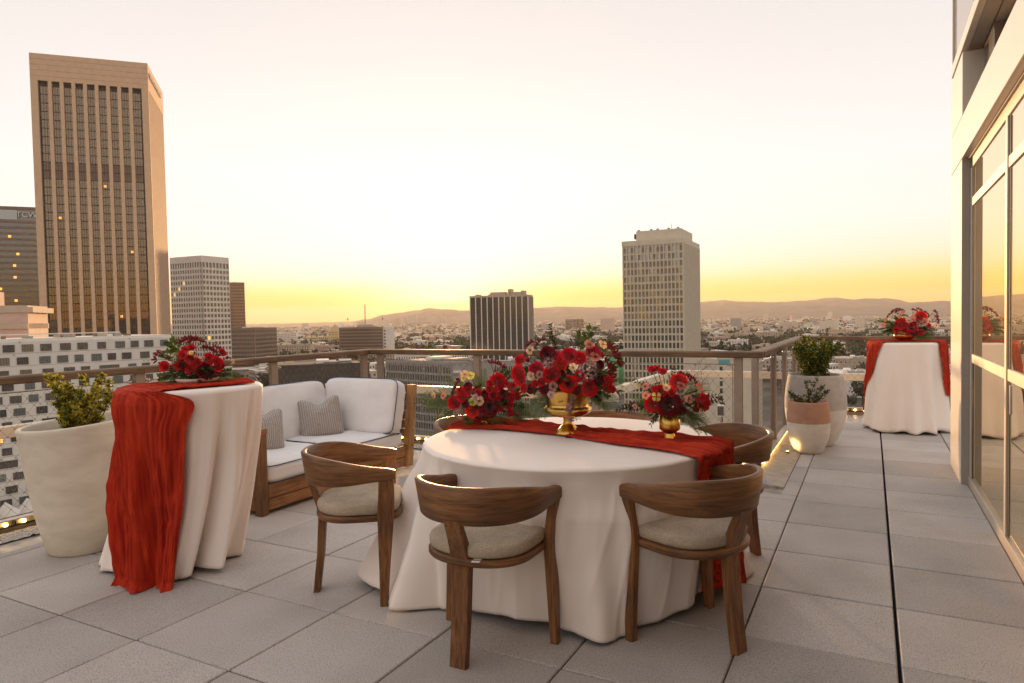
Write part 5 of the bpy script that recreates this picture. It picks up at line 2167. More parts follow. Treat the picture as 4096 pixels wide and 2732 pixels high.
for k in range(9):
    s = 3.0 + pit * k
    for j in (1, 2):
        fbox(mb, xf, s + .78 + (pit - 1.56) * j / 3 - .06, s + .78 + (pit - 1.56) * j / 3 + .06, -.92, -.80, 0, zp)
    for (z0, z1) in rows:
        fbox(mb, xf, s + .8, s + pit - .8, -1.05, -.89, z0 - .45, z0)
mb.build('mullion_grid', C['dark'], bt)['kind'] = 'stuff'
xs_ = face_xf('side', 0)
for k in range(15):
    s = 1.3 + (D_ - 2.6) * k / 14
    mb = MB()
    fbox(mb, xs_, s - .55, s + .55, -1.2, 0, 0, zp)
    mb.build('side_pier', C['granite'], bt)
for k in range(14):
    s = 1.3 + (D_ - 2.6) * (k + .5) / 14
    mb = MB()
    fbox(mb, xs_, s - 1.02, s + 1.02, -.5, -.10, 0, zp)
    mb.build('side_glass_strip', C['brown'], bt)
me = text_mesh('BANK OF AMERICA', 3.6, C['white'], .25)
o = inst(me, 'sign_lettering', bt)
o.rotation_euler = (R(90), 0, R(90))
o.location = (.35, 3.2, ZT - 6.2)

# ------------------------------------------------------------------ tower with lettering behind it
tb = atdist(96, 478, 560)
tt = tower_root('glass_office_tower', 'bronze glass office tower with white letters on its top edge', tb, R(50))
zt = tb.z + H0
solid(tt, 'core', 'glass_d', -80, 0, 0, 40, 0, zt)
xf = face_xf('front', 0)
for k in range(26):
    z1 = zt - 9 - k * 3.9
    mb = MB()
    fbox(mb, xf, 0, 80, 0, .5, z1 - 1.5, z1)
    mb.build('spandrel', C['brown'], tt)
mb = MB()
fbox(mb, xf, 14, 80, 0, .9, zt - 8.4, zt - 2)
mb.build('top_screen', C['glass_t'], tt)
mb = MB()
fbox(mb, xf, 0, 80, -.3, .6, zt - 1.6, zt + .4)
mb.build('parapet', C['brown'], tt)
for k in range(60):
    i, j = rng.randint(0, 34), rng.randint(0, 22)
    mb = inst(pane_mesh(1.7, 1.6, 'lit' if rng.random() < .55 else 'glass_b'), 'window_pane', tt)
    mb.location = (-2 - i * 2.1, -.2, zt - 9 - j * 3.9 - 2.7)
o = inst(text_mesh('TCW', 5.2, C['white'], .3), 'sign_lettering', tt)
o.rotation_euler = (R(90), 0, 0)
o.location = (-14.5, -1.0, zt - 6.6)

# ------------------------------------------------------------------ terraced building, far left
lb = atdist(62, 705, 235)
lt = tower_root('balcony_block', 'tan stepped apartment block with deep balconies at the far left', lb, R(48))
solid(lt, 'core', 'dark', -40, -2, 2.5, 20, 0, lb.z + H0 - 2)
for k in range(9):
    z = lb.z + H0 - 4.6 * k
    solid(lt, 'balcony_slab', 'tan', -40, (0 if k % 2 else 1.4), 0, 20, z - 1.5, z)
for k in range(4):
    solid(lt, 'wall', 'pink', -40 + k * 11, -33 + k * 11, .4, 19, 0, lb.z + H0 + (5 if k == 2 else .5))

# ------------------------------------------------------------------ white apartment block, left
wa, wb_ = onz(55, 778, -1.2), onz(394, 768, -1.2)
wd_ = (wb_ - wa).normalized()
wr = tower_root('white_apartment_block', 'broad white apartment block with rows of square windows below the granite tower', wb_, math.atan2(wd_.y, wd_.x))
zt = -1.2 + H0
solid(wr, 'wall', 'offwhite', -95, 0, .5, 26, 0, zt)
solid(wr, 'wall_face', 'offwhite', -95, 0, 0, .499, 0, zt - .6)
xf = face_xf('front', 0)
for k in range(14):
    mb = MB()
    fbox(mb, xf, 0, 95, 0, .05, zt - 3.35 - k * 3.02 - .06, zt - 3.35 - k * 3.02)
    mb.build('storey_joint', C['grey'], wr)
FR = mat('window_frame_dark', (.10, .095, .09), rough=.5)
win_cache = {}


def apt_window(w, h, m, seed):
    k = (w, h, m, seed)
    if k not in win_cache:
        mb = MB()
        mb.box((0, 0, 0), (w, .10, h), 0, 1)
        n = max(2, int(round(w / .62)))
        for i in range(n + 1):
            mb.box((-w / 2 + w * i / n, -.06, 0), (.06, .14, h + .06), 0, 0)
        for z in (-h / 2, h / 2):
            mb.box((0, -.06, z), (w + .06, .14, .07), 0, 0)
        mb.box((0, -.06, h * (.12 if seed else -.18)), (w, .12, .05), 0, 0)
        win_cache[k] = mb.mesh('window', [FR, C[m]])
    return win_cache[k]


rng = random.Random(21)
wn_ = 0
for j in range(14):
    z = zt - 2.2 - j * 3.02
    s = 1.2 + (j % 3) * .35
    while s < 60 and wn_ < 298:
        q = rng.random()
        w, h = (2.25, 1.65)
        if q < .10:
            w = 4.6
        elif q < .16:
            w, h = 1.35, 3.4
        elif q < .45:
            w = 1.9
        m = rng.choice(('glass', 'glass', 'glass_t', 'glass_d', 'glass', 'blind' if rng.random() < .3 else 'glass_t'))
        if rng.random() < .02:
            m = 'lit'
        o = inst(apt_window(w, h, m, rng.randint(0, 1)), 'window', wr)
        o.location = (-(s + w / 2), -.03, z - (1.4 if h > 2 else 0))
        s += w + rng.choice((1.5, 1.9, 2.3))
        wn_ += 1
for k in range(40):
    o = inst(pane_mesh(.25, .25, 'grey', 'vent', .2), 'vent', wr)
    o.location = (-rng.uniform(1, 58), -.05, zt - .75 - 3.02 * rng.randint(0, 10))
solid(wr, 'roof_block', 'white', -62, -46, 4, 20, zt, zt + 4.2)
solid(wr, 'roof_block', 'white', -66, -43.5, 2, 20, zt, zt + 1.6)
for k in range(16):
    s = rng.uniform(5, 42)
    solid(wr, 'roof_unit', rng.choice(('grey', 'white', 'brown', 'tan')), -s - rng.uniform(.6, 1.8), -s, 4 + rng.uniform(0, 3), 8, zt, zt + rng.uniform(.4, 1.1))
solid(wr, 'roof_pipe', 'white', -40, -12, 3.2, 3.5, zt + .9, zt + 1.15)
# low roof with white skylights in front of it
sk = onz(30, 1200, -38)
sr = tower_root('skylight_roof', 'low white roof of pointed skylights at the foot of the white apartment block', sk, math.atan2(wd_.y, wd_.x))
solid(sr, 'wall', 'offwhite', -40, 25, 0, 14, 0, 7.5)
for k in range(15):
    x = -36 + k * 4
    MB().add([(x, 1, 7.5), (x + 3.6, 1, 7.5), (x + 3.6, 13, 7.5), (x, 13, 7.5), (x + 1.8, 1, 9.8), (x + 1.8, 13, 9.8)], [(0, 1, 4), (1, 2, 5, 4), (2, 3, 5), (3, 0, 4, 5)]).build('skylight', C['white'], sr)

# ------------------------------------------------------------------ gridded tower
gt = tower_root('gridded_tower', 'pale office tower with a regular grid of small square windows', (-380.5, 292.6), R(3))
W_, D_, zt = 29.4, 22.0, 45.9 + H0
solid(gt, 'wall', 'glass_d', -W_ + .5, -.5, .5, D_ - .5, 0, zt - .5)
solid(gt, 'top_band', 'white', -W_, 0, 0, D_, zt - 4.2, zt)
rows = [(zt - 5.4 - k * 3.6 - 2.2, zt - 5.4 - k * 3.6) for k in range(24)]
for face, n, ln in (('front', 13, W_), ('side', 8, D_)):
    xf = face_xf(face, 0)
    for i in range(n + 1):
        s = ln * i / n
        mb = MB()
        fbox(mb, xf, max(0, s - .42), min(ln, s + .42), -.6, .0, 0, zt - 4.2)
        mb.build('pier', C['white'], gt)
    for (z0, z1) in rows:
        mb = MB()
        fbox(mb, xf, 0, ln, -.6, -.02, z0 - 1.4, z0)
        mb.build('spandrel', C['white'], gt)
rng = random.Random(3)
pk = lambda r, i, c: 'lit' if r.random() < .012 else ('blind' if r.random() < .12 else 'glass_d')
panes(gt, 'front', 0, W_, 13, rows, .72, pk, 150, rng, -.35)
panes(gt, 'side', 0, D_, 8, rows, .72, pk, 150, rng, -.35)

# ------------------------------------------------------------------ beige tower, right of centre
bt2 = tower_root('beige_tower', 'tall beige concrete tower with close vertical fins and a set-back roof house', (-68.1, 281.3), R(1.5))
W_, D_, zt = 26.6, 33.0, 33.6 + H0
solid(bt2, 'wall', 'concrete', -W_ + .45, -.45, .45, D_ - .45, 0, zt - .3)
solid(bt2, 'top_band', 'concrete', -W_, 0, 0, D_, zt - 2.2, zt)
solid(bt2, 'roof_house', 'concrete', -W_ * .80, -2.0, 4, D_ - 6, zt, zt + 4.4)
for x in (-20.4, -15, -12.2, -7.5, -3.5):
    solid(bt2, 'roof_unit', 'grey', x - .5, x + .4, 5, 6, zt + 4.4, zt + 5.1)
solid(bt2, 'roof_unit', 'dark', -W_ * .80 - 1.2, -W_ * .80, 5, 6.5, zt + 1.2, zt + 3.4)
MB(True).tube([(-6.5, 6, zt + 4.4), (-6.5, 6, zt + 7)], .1, 5).build('roof_mast', C['grey'], bt2)
fh = 3.12
rows = [(zt - 3.0 - k * fh - 2.25, zt - 3.0 - k * fh) for k in range(24)]
xf = face_xf('front', 0)
for i in range(17):
    s = .5 + (W_ - 1.0) * i / 16
    mb = MB()
    fbox(mb, xf, s - .24, s + .24, -.45, .12, 0, zt - 2.2)
    mb.build('pier', C['concrete'], bt2)
for (z0, z1) in rows:
    mb = MB()
    fbox(mb, xf, 0.1, W_ - .1, -.44, -.22, z0 - (fh - 2.25), z0)
    mb.build('spandrel', C['concrete'], bt2)
rng = random.Random(9)


def pk2(r, i, c):
    row = c // 16
    warm = row in (0, 2, 3, 6, 9)
    q = r.random()
    if warm:
        return 'blind' if q < .7 else 'glass'
    return 'glass_d' if q < .5 else ('glass' if q < .8 else 'blind')


panes(bt2, 'front', .5, W_ - .5, 16, rows, .72, pk2, 298, rng, -.40, .004)
xf = face_xf('side', 0)
for i in range(34):
    s = .5 + (D_ - 1.0) * i / 33
    mb = MB()
    fbox(mb, xf, s - .22, s + .22, -.45, .15, 0, zt - 2.2)
    mb.build('side_fin', C['concrete'], bt2)
for i in range(33):
    s = .5 + (D_ - 1.0) * (i + .5) / 33
    mb = MB()
    fbox(mb, xf, s - .24, s + .24, -.44, -.30, 0, zt - 2.2)
    mb.build('side_strip', C['grey'], bt2)

# ------------------------------------------------------------------ dark striped slab, centre
mtb = atdist(1213, 676, 650)
mt = tower_root('striped_slab_tower', 'dark glass slab tower with thin white vertical stripes before the sunset', mtb, R(15))
W_, D_, zt = 59.0, 22.0, mtb.z + H0
solid(mt, 'core', 'black', -W_ + .4, -.4, .5, D_ - .4, 0, zt - 1)
solid(mt, 'top_band', 'tan', -W_, 0, 0, D_, zt - 1.8, zt)
xf = face_xf('front', 0)
for i in range(11):
    s = .5 + (W_ - 1.0) * i / 10
    mb = MB()
    fbox(mb, xf, s - .42, s + .42, -.5, .30, 0, zt - 1.8)
    mb.build('white_pier', C['white'], mt)
for i in range(10):
    s = .5 + (W_ - 1.0) * (i + .5) / 10
    w = (W_ - 1) / 10 - .86
    mb = MB()
    fbox(mb, xf, s - w / 2, s + w / 2, -.40, -.30, 0, zt - 1.8)
    g = mb.build('glass_bay', C['glass_d'], mt)
    mb = MB()
    for j in range(1, 7):
        fbox(mb, xf, s - w / 2 + w * j / 7 - .12, s - w / 2 + w * j / 7 + .12, -.42, -.05, 0, zt - 1.8)
    mb.build('fin_set', C['dark'], g)
    for j in range(22):
        z = zt - 4.5 - j * 3.4
        mb = MB()
        fbox(mb, xf, s - w / 2, s + w / 2, -.41, -.25, z - .5, z)
        mb.build('spandrel', C['dark'], g)
for x0, x1, h_ in ((-W_ + 5, -W_ + 8, 1.4), (-W_ + 18, -W_ + 21, 1.2), (-39, -24, 3.2), (-21, -18, 6.0), (-20, -6, 3.0), (-8, -5, 4.2)):
    solid(mt, 'roof_unit', 'tan', x0, x1, 4, 16, zt, zt + h_)
xf = face_xf('side', 0)
for i in range(6):
    mb = MB()
    fbox(mb, xf, 1 + 22 * i / 5 - .4, 1 + 22 * i / 5 + .4, -.5, .3, 0, zt - 1.8)
    mb.build('side_pier', C['tan'], mt)


# ------------------------------------------------------------------ other buildings one can pick out
def office(name, label, xl, xr, ytop, dist, depth, wall, rows, cols, glass='glass_d', k=1.0, fh=3.6, frac=(.7, .55), ribbon=False, limit=300, seed=1, sidecols=0, roof=True, group=None):
    """block whose front runs between two picture columns at the given distance; k turns it"""
    b = atdist(xr, ytop, dist)
    a = atdist(xl, ytop, dist * k)
    a.z = b.z
    d = (b - a)
    W = math.hypot(d.x, d.y)
    r = tower_root(name, label, b, math.atan2(d.y, d.x), group=group)
    zt = b.z + H0
    if zt < 3:
        zt = 3
    rg = random.Random(seed)
    solid(r, 'wall', wall, -W, 0, 0, depth, 0, zt)
    if roof:
        mb = MB()
        mb.bb(-W - .2, .2, -.2, .25, zt - .1, zt + .9)
        mb.bb(-.25, .2, .25, depth, zt - .1, zt + .9)
        mb.build('parapet', C[wall], r)
        for q in range(3):
            x = -rg.uniform(.15, .85) * W
            solid(r, 'roof_unit', rg.choice(('grey', 'white', 'tan')), x - W * .07, x + W * .07, depth * .3, depth * .7, zt, zt + rg.uniform(1, 3))
    rw = [(zt - 1.4 - j * fh - fh * frac[1], zt - 1.4 - j * fh) for j in range(rows)]
    rw = [q for q in rw if q[0] > .5]
    if ribbon:
        for face, ln in (('front', W), ('side', depth)):
            xf_ = face_xf(face, 0)
            for z0, z1 in rw:
                mb = MB()
                fbox(mb, xf_, .8, ln - .8, -.2, .04, z0, z1)
                mb.build('ribbon_window', C[glass], r)
                mb = MB()
                for q in range(1, cols):
                    fbox(mb, xf_, .8 + (ln - 1.6) * q / cols - .12, .8 + (ln - 1.6) * q / cols + .12, .04, .16, z0, z1)
                mb.build('mullion_set', C[wall], r)
    else:
        pkf = lambda r_, i, c: glass if r_.random() < .8 else ('blind' if r_.random() < .5 else 'glass')
        panes(r, 'front', W * .02, W * .98, cols, rw, frac[0], pkf, limit, rg, .02)
        if sidecols:
            panes(r, 'side', depth * .03, depth * .97, sidecols, rw, frac[0], pkf, max(0, limit - cols * len(rw)), rg, .02)
    return r, W, zt


o_ = office('bronze_glass_block', 'dark bronze glass office block behind the gridded tower', 514, 561, 650, 900, 40, 'brown', 26, 12, 'glass_b', 1.0, 3.8, ribbon=True)
office('brown_podium_block', 'low brown office podium with horizontal window bands', 505, 585, 755, 720, 40, 'brown', 9, 14, 'glass_d', 1.03, 4.2, ribbon=True)
office('white_civic_block', 'pale office block with rows of small windows far down the avenue', 607, 681, 764, 1600, 60, 'white', 5, 22, 'glass', 1.0, 4.2, (.6, .5))
office('cream_civic_hall', 'long cream civic hall with a stepped centre', 694, 778, 773, 1500, 60, 'yellow', 4, 18, 'glass', 1.0, 4.4, (.5, .5))
cb = atdist(776, 759, 1500)
ct = tower_root('cream_civic_tower', 'stepped cream tower rising from the long civic hall', cb, R(25))
solid(ct, 'wall', 'yellow', -22, 0, 0, 20, 0, cb.z + H0)
solid(ct, 'upper_stage', 'yellow', -16, -4, 4, 16, cb.z + H0, cb.z + H0 + 6)
solid(ct, 'lantern', 'tan', -11.5, -8.5, 8, 12, cb.z + H0 + 6, cb.z + H0 + 13)
for j in range(4):
    for i in range(6):
        q = inst(pane_mesh(1.8, 2.2, 'glass'), 'window_pane', ct)
        q.location = (-2.5 - i * 3.4, -.03, cb.z + H0 - 4 - j * 4.6)

ao, aW, azt = office('antenna_office_block', 'brown ribbon windowed office block with a tall radio mast and flags on its roof', 778, 878, 752, 827, 22, 'brown', 9, 24, 'glass_d', 1.02, 3.9, (.7, .62), ribbon=True)
solid(ao, 'white_end_wall', 'white', 0.01, 9, 1.5, 20, 0, azt + 1)
for q in range(9):
    solid(ao, 'end_window', 'glass_d', 1.2, 3.2, 1.38, 1.52, azt - 3 - q * 3.9 - 1.8, azt - 3 - q * 3.9)
solid(ao, 'roof_house', 'tan', -aW * .62, -aW * .3, 5, 17, azt, azt + 4)
solid(ao, 'roof_house', 'white', -aW * .98, -aW * .75, 5, 17, azt, azt + 2.4)
ab = atdist(833, 752, 830)
mx_ = -aW * .44
mast = MB(True)
for sx, sy in ((-1, -1), (1, -1), (0, 1)):
    mast.tube([(mx_ + sx * .8, 9 + sy * .8, azt + 4), (mx_ + sx * .35, 9 + sy * .35, azt + 28)], .22, 4, mi=0)
for q in range(12):
    z = azt + 5 + q * 2
    rr_ = .8 - .45 * q / 12
    for (sx, sy), (tx, ty) in (((-1, -1), (1, -1)), ((1, -1), (0, 1)), ((0, 1), (-1, -1))):
        mast.tube([(mx_ + sx * rr_, 9 + sy * rr_, z), (mx_ + tx * rr_, 9 + ty * rr_, z + 2)], .12, 3)
mast.build('radio_mast', C['pink'], ao)
for q in range(3):
    mast2 = MB(True).lathe([(.01, 0), (1.0, .1), (1.0, .9), (.01, 1)], 10, (mx_ + .4, 8.6, azt + 20 + q * 3)).build('mast_dish', C['white'], ao)
for fx in (-aW * .82, -aW * .02):
    MB(True).tube([(fx, 3, azt), (fx, 3, azt + 13)], .12, 5).build('flag_pole', C['grey'], ao)
    MB().add([(fx + .1, 3, azt + 12.6), (fx + 1.6, 3.2, azt + 11.0), (fx + 1.3, 3.3, azt + 9.0), (fx + .1, 3, azt + 10)], [(0, 1, 2, 3)]).build('flag', C['brown'], ao)

office('beige_apartment_row', 'long beige apartment row with red roofs among trees below the avenue', 590, 712, 792, 900, 22, 'tan', 5, 20, 'glass', 1.02, 3.2, (.4, .5))
office('pale_apartment_block', 'pale pink and white apartment block beside the brown ribbon office', 722, 778, 794, 960, 22, 'pink', 5, 12, 'glass', 1.0, 3.2, (.45, .55))
office('hazy_dark_block', 'dark square block standing alone in the hazy flats', 1298, 1340, 733, 2300, 50, 'brown', 6, 5, 'glass_d', 1.0, 5)
office('black_glass_hall', 'low black glass hall below the railing behind the sofa', 628, 848, 836, 330, 40, 'dark', 6, 24, 'glass_d', 1.0, 4, ribbon=True)
cg, cW, czt = office('grid_courts_block', 'grey court block with a deep grid of windows behind the low compote', 885, 1040, 836, 265, 24, 'grey', 9, 26, 'glass_d', 1.12, 3.3, (.62, .72), limit=300)
for i in range(27):
    mb = MB()
    fbox(mb, face_xf('front', 0), cW * .02 + cW * .96 * i / 26 - .16, cW * .02 + cW * .96 * i / 26 + .16, 0, .5, 0, czt - .5)
    mb.build('pier', C['grey'], cg)
for j in range(9):
    mb = MB()
    fbox(mb, face_xf('front', 0), 0, cW, 0, .35, czt - 1.4 - (j + 1) * 3.3, czt - 1.4 - (j + 1) * 3.3 + .7)
    mb.build('spandrel', C['grey'], cg)
for j in range(8):
    solid(cg, 'balcony', 'white', .02, 1.4, 0, 3, czt - 3.5 - j * 3.3, czt - 2.6 - j * 3.3)
office('grid_court_annex', 'grey annex with window grid beyond the court block', 1128, 1215, 833, 300, 24, 'grey', 9, 16, 'glass_d', 1.0, 3.3, (.62, .72))
office('brown_court_house', 'brown concrete roof house above the court block', 958, 1000, 823, 320, 12, 'brown', 3, 5, 'glass_d', 1.0, 4)
office('white_court_house', 'white striped wall house left of the court block', 884, 935, 838, 345, 14, 'white', 3, 3, 'dark', 1.0, 9, (.3, .8))
office('white_long_shed', 'long white flat roofed shed before the striped slab tower', 905, 1080, 812, 560, 60, 'white', 1, 30, 'glass', 1.0, 4, (.5, .4))
office('low_white_garage', 'white garage block under the beige tower', 1232, 1420, 850, 380, 30, 'white', 4, 20, 'glass_d', 1.0, 3.4, ribbon=True)
office('green_wrapped_block', 'block wrapped in green construction netting beside the beige tower', 1388, 1432, 806, 420, 20, 'green', 2, 6, 'glass_d', 1.0, 6, (.3, .3), roof=False)
tn, tW, tzt = office('tan_windowless_block', 'large plain tan block with a teal banner beyond the corner post', 1648, 1750, 822, 220, 26, 'cream', 0, 1, 'glass_d', .97, 3)
for j in range(9):
    q = inst(pane_mesh(1.35, 1.5, 'glass_d'), 'window_pane', tn)
    q.location = (-tW * .52, -.04, tzt - 9 - j * 1.75)
    q = inst(pane_mesh(.9, 1.5, 'glass_d'), 'window_pane', tn)
    q.location = (-tW * .93, -.04, tzt - 3 - j * 2.2)
q = inst(pane_mesh(3.4, 1.2, 'teal', 'banner', .1), 'banner', tn)
q.location = (-tW * .86, -.1, tzt - .9)
office('tan_box_store', 'flat tan box store beside the freeway', 1915, 2000, 826, 560, 40, 'tan', 1, 8, 'glass_d', 1.0, 4, (.3, .3))
office('white_low_store', 'low white store with bright roof near the tall far table', 1880, 2010, 862, 420, 40, 'white', 1, 8, 'glass_d', 1.0, 4, (.3, .3))
office('white_hill_flats', 'cluster of white cubic flats on the slope left of the bush', 1628, 1672, 785, 880, 30, 'cream', 4, 8, 'glass', 1.0, 3.2, (.4, .5))
office('white_hill_flats', 'taller white cubic flats stepping down the slope beside the bush', 1672, 1718, 781, 900, 30, 'white', 5, 7, 'glass', 1.0, 3.2, (.4, .5))
office('long_tan_school', 'long tan flat roofed school beyond the trees on the right', 1690, 1800, 763, 1250, 40, 'tan', 3, 18, 'glass', 1.0, 4, (.4, .5))
office('orange_stucco_block', 'orange stucco block among the right hand trees', 1902, 1945, 757, 1300, 30, 'yellow', 3, 6, 'glass', 1.0, 4, (.4, .4))
office('cream_warehouse', 'cream warehouse right of the orange stucco block', 1995, 2075, 758, 1350, 30, 'cream', 2, 10, 'glass', 1.0, 4, (.4, .4))
office('cream_midrise', 'cream midrise in the haze left of the striped slab tower', 1008, 1048, 768, 1500, 30, 'cream', 7, 8, 'glass', 1.0, 4, (.4, .5))
office('pink_midrise', 'pinkish midrise with window bays in the hazy middle distance', 942, 990, 783, 1250, 30, 'pink', 5, 10, 'glass', 1.0, 4, (.4, .5))
office('white_terrace_block', 'white terrace block in the middle distance right of the ribbon office', 900, 942, 785, 1150, 30, 'white', 5, 10, 'glass', 1.0, 4, (.4, .5))

# ------------------------------------------------------------------ scattered low buildings and trees
AZ0, AZ1 = R(-58), R(14)
taken = [((o.location.x, o.location.y), 45) for o in col.objects if o.parent is None and o.get('category') == 'building' and o.location.z < -40 and math.hypot(o.location.x, o.location.y) < 3000 and o is not base]


def free(x, y, extra=0):
    return all((x - a) ** 2 + (y - b_) ** 2 > (r_ + extra) ** 2 for (a, b_), r_ in taken)


def low_building_mesh(seed, wall):
    rg = random.Random(seed)
    w, d, h = rg.uniform(14, 34), rg.uniform(12, 24), rg.uniform(6, 15)
    mb = MB()
    mb.bb(-w / 2, w / 2, -d / 2, d / 2, 0, h)
    mb.bb(-w / 2 - .3, w / 2 + .3, -d / 2 - .3, d / 2 + .3, h, h + .6)
    x = rg.uniform(-w * .3, w * .3)
    mb.bb(x - w * .12, x + w * .12, -d * .2, d * .2, h + .6, h + rg.uniform(1.5, 3.5))
    fl_ = int(h / 3.2)
    n = int(w / 3.4)
    for j in range(fl_):
        for i in range(n):
            cx = -w / 2 + w * (i + .5) / n
            mb.bb(cx - .75, cx + .75, -d / 2 - .12, -d / 2 - .02, 1 + j * 3.2, 2.6 + j * 3.2, 1)
        for i in range(int(d / 3.6)):
            cy2 = -d / 2 + d * (i + .5) / int(d / 3.6)
            mb.bb(w / 2 + .02, w / 2 + .12, cy2 - .75, cy2 + .75, 1 + j * 3.2, 2.6 + j * 3.2, 1)
    return mb.mesh('low_building', [C[wall], C['glass_d']])


LBC = ('cream', 'white', 'tan', 'pink', 'white', 'cream', 'tan', 'offwhite', 'grey', 'yellow', 'white', 'offwhite')
LB = [low_building_mesh(60 + i, w) for i, w in enumerate(LBC)]
rng = random.Random(77)
spots = []
tries = 0
while len(spots) < 290 and tries < 9000:
    tries += 1
    az = rng.uniform(AZ0, AZ1)
    D = 430 * math.exp(rng.random() * 1.75)
    x, y = math.sin(az) * D, math.cos(az) * D
    if not free(x, y, 8) or any((x - a) ** 2 + (y - b_) ** 2 < 30 ** 2 for a, b_ in spots):
        continue
    spots.append((x, y))
for i, (x, y) in enumerate(spots):
    o = inst(LB[i % len(LB)], 'low_building', None)
    o.location = (x, y, GZ)
    o.rotation_euler = (0, 0, rng.choice((0, .04, -.5, -.46, 1.1)) + rng.uniform(-.05, .05))
    wl_ = LBC[i % len(LB)]
    tag(o, 'small %s flat roofed building scattered among trees on the city flats' % {'offwhite': 'off white', 'grey': 'grey', 'yellow': 'ochre yellow'}.get(wl_, wl_), 'building', 'low %s buildings on the city flats' % wl_)


def crown_mesh(seed, palm=False):
    rg = random.Random(seed)
    mb = MB(True)
    blobs = [(Vector((rg.uniform(-2.2, 2.2), rg.uniform(-2.2, 2.2), rg.uniform(3.2, 8.2))), rg.uniform(1.3, 2.3)) for _ in range(9)]
    for c, r_ in blobs:
        for k in range(70):
            n = rdir(rg)
            p = c + n * r_ * rg.uniform(.55, 1.05)
            add_leaf(mb, p, rdir(rg) + n * .6, n, rg.uniform(.7, 1.2), rg.uniform(.5, .8), 0 if rg.random() < .6 else 1)
    return mb.mesh('crown', [C['tree1'], C['tree2']])


C['tree1'] = mat('tree_leaf_dark', (.018, .026, .010), (.035, .045, .016), rough=.7, scale=.5)
C['tree2'] = mat('tree_leaf_light', (.04, .050, .016), (.07, .075, .025), rough=.7, scale=.5)
C['bark'] = mat('bark', (.06, .045, .03), (.09, .07, .05), rough=.9, scale=4)
CRW = [crown_mesh(200 + i) for i in range(5)]


def trunk_mesh():
    mb = MB(True)
    mb.tube([(0, 0, 0), (.1, 0, 2.2), (0, .1, 4.4)], [.42, .30, .18], 7)
    for a in range(4):
        an = a * 1.6
        mb.tube([(0, 0, 2.6), (1.1 * math.cos(an), 1.1 * math.sin(an), 4.6), (1.7 * math.cos(an), 1.7 * math.sin(an), 6.0)], [.18, .11, .05], 5)
    return mb.mesh('trunk', C['bark'])


TRK = trunk_mesh()
rng = random.Random(99)
n_t = 0
tries = 0
clusters = [(rng.uniform(AZ0, AZ1), 400 * math.exp(rng.random() * 1.5)) for _ in range(46)]
clusters += [(R(a), d) for a, d in ((-1, 420), (2, 430), (4, 460), (0, 640), (5, 700), (-14, 520), (-12, 900), (-9, 930), (-6, 1000), (-10, 1050), (-4, 1100), (0, 1200), (3, 1150), (6, 1000), (-47, 780), (-44, 820), (-41, 700), (-35, 420), (-33, 440), (-30, 480))] * 2
while n_t < 260 and tries < 6000:
    tries += 1
    az, D = rng.choice(clusters)
    x, y = math.sin(az) * D + rng.gauss(0, 28), math.cos(az) * D + rng.gauss(0, 28)
    if not free(x, y, -12) or math.hypot(x, y) < 330:
        continue
    s = rng.uniform(.8, 1.7)
    sz = 'tall' if s > 1.4 else ('middling' if s > 1.1 else 'low')
    t = empty('street_tree', (x, y, GZ), rng.uniform(0, 6), '%s dark leafy tree among the low city buildings' % sz, 'tree', '%s trees on the city flats' % sz)
    t.scale = (s * rng.uniform(.85, 1.2), s * rng.uniform(.85, 1.2), s * rng.uniform(.9, 1.25))
    inst(TRK, 'trunk', t)
    inst(rng.choice(CRW), 'crown', t)
    n_t += 1

# farther out the city reads as one mass
far = {k: MB() for k in ('cream', 'white', 'tan', 'pink', 'grey')}
keys = list(far)
rng = random.Random(31)
for i in range(7500):
    az = rng.uniform(AZ0 - .1, AZ1 + .1)
    D = 1500 * math.exp(rng.random() * 1.6)
    x, y = math.sin(az) * D, math.cos(az) * D
    if D < 2400 and not free(x, y, 12):
        continue
    w, d, h_ = rng.uniform(10, 38), rng.uniform(10, 30), rng.choice((5, 6, 7, 9, 12)) * rng.uniform(.8, 1.3)
    if rng.random() < .02:
        h_ *= rng.uniform(2, 4)
    far[rng.choice(keys)].box((x, y, GZ + h_ / 2), (w, d, h_), rng.choice((0, .5, 1.1)))
# hazy towers under the hills
for xD, w, h_, dd in ((924, 26, 60, 6800), (940, 20, 66, 6900), (950, 34, 70, 6900), (968, 24, 60, 7000), (978, 26, 74, 7000), (1000, 30, 58, 6800), (1020, 22, 66, 6900), (1036, 40, 46, 6600), (1046, 26, 40, 6600), (890, 26, 40, 6800), (905, 20, 44, 6900),
                       (830, 24, 30, 6500), (700, 22, 26, 6500)):
    p = atdist(xD, 735, dd)
    far['grey'].box((p.x, p.y, GZ + h_ * .75), (w * 2.0, w * 2.0, h_ * 1.5), .3)
for k, mb in far.items():
    tag(mb.build('distant_city', C[k]), 'hazy spread of low %s buildings reaching to the hills' % ('pale grey' if k == 'grey' else k), 'city', kind='stuff')
ft = MB(True)
for i in range(8200):
    az = rng.uniform(AZ0 - .1, AZ1 + .1)
    D = 700 * math.exp(rng.random() * 2.2)
    x, y = math.sin(az) * D, math.cos(az) * D
    if D < 1600 and not free(x, y, -8):
        continue
    r_ = rng.uniform(4, 8)
    c = Vector((x, y, GZ + r_))
    for k in range(16):
        n = rdir(rng)
        add_leaf(ft, c + n * r_ * .7, rdir(rng), n, r_ * rng.uniform(.7, 1.2), r_ * .7)
tag(ft.build('distant_trees', C['tree1']), 'mass of dark tree tops across the far city flats', 'trees', kind='stuff')

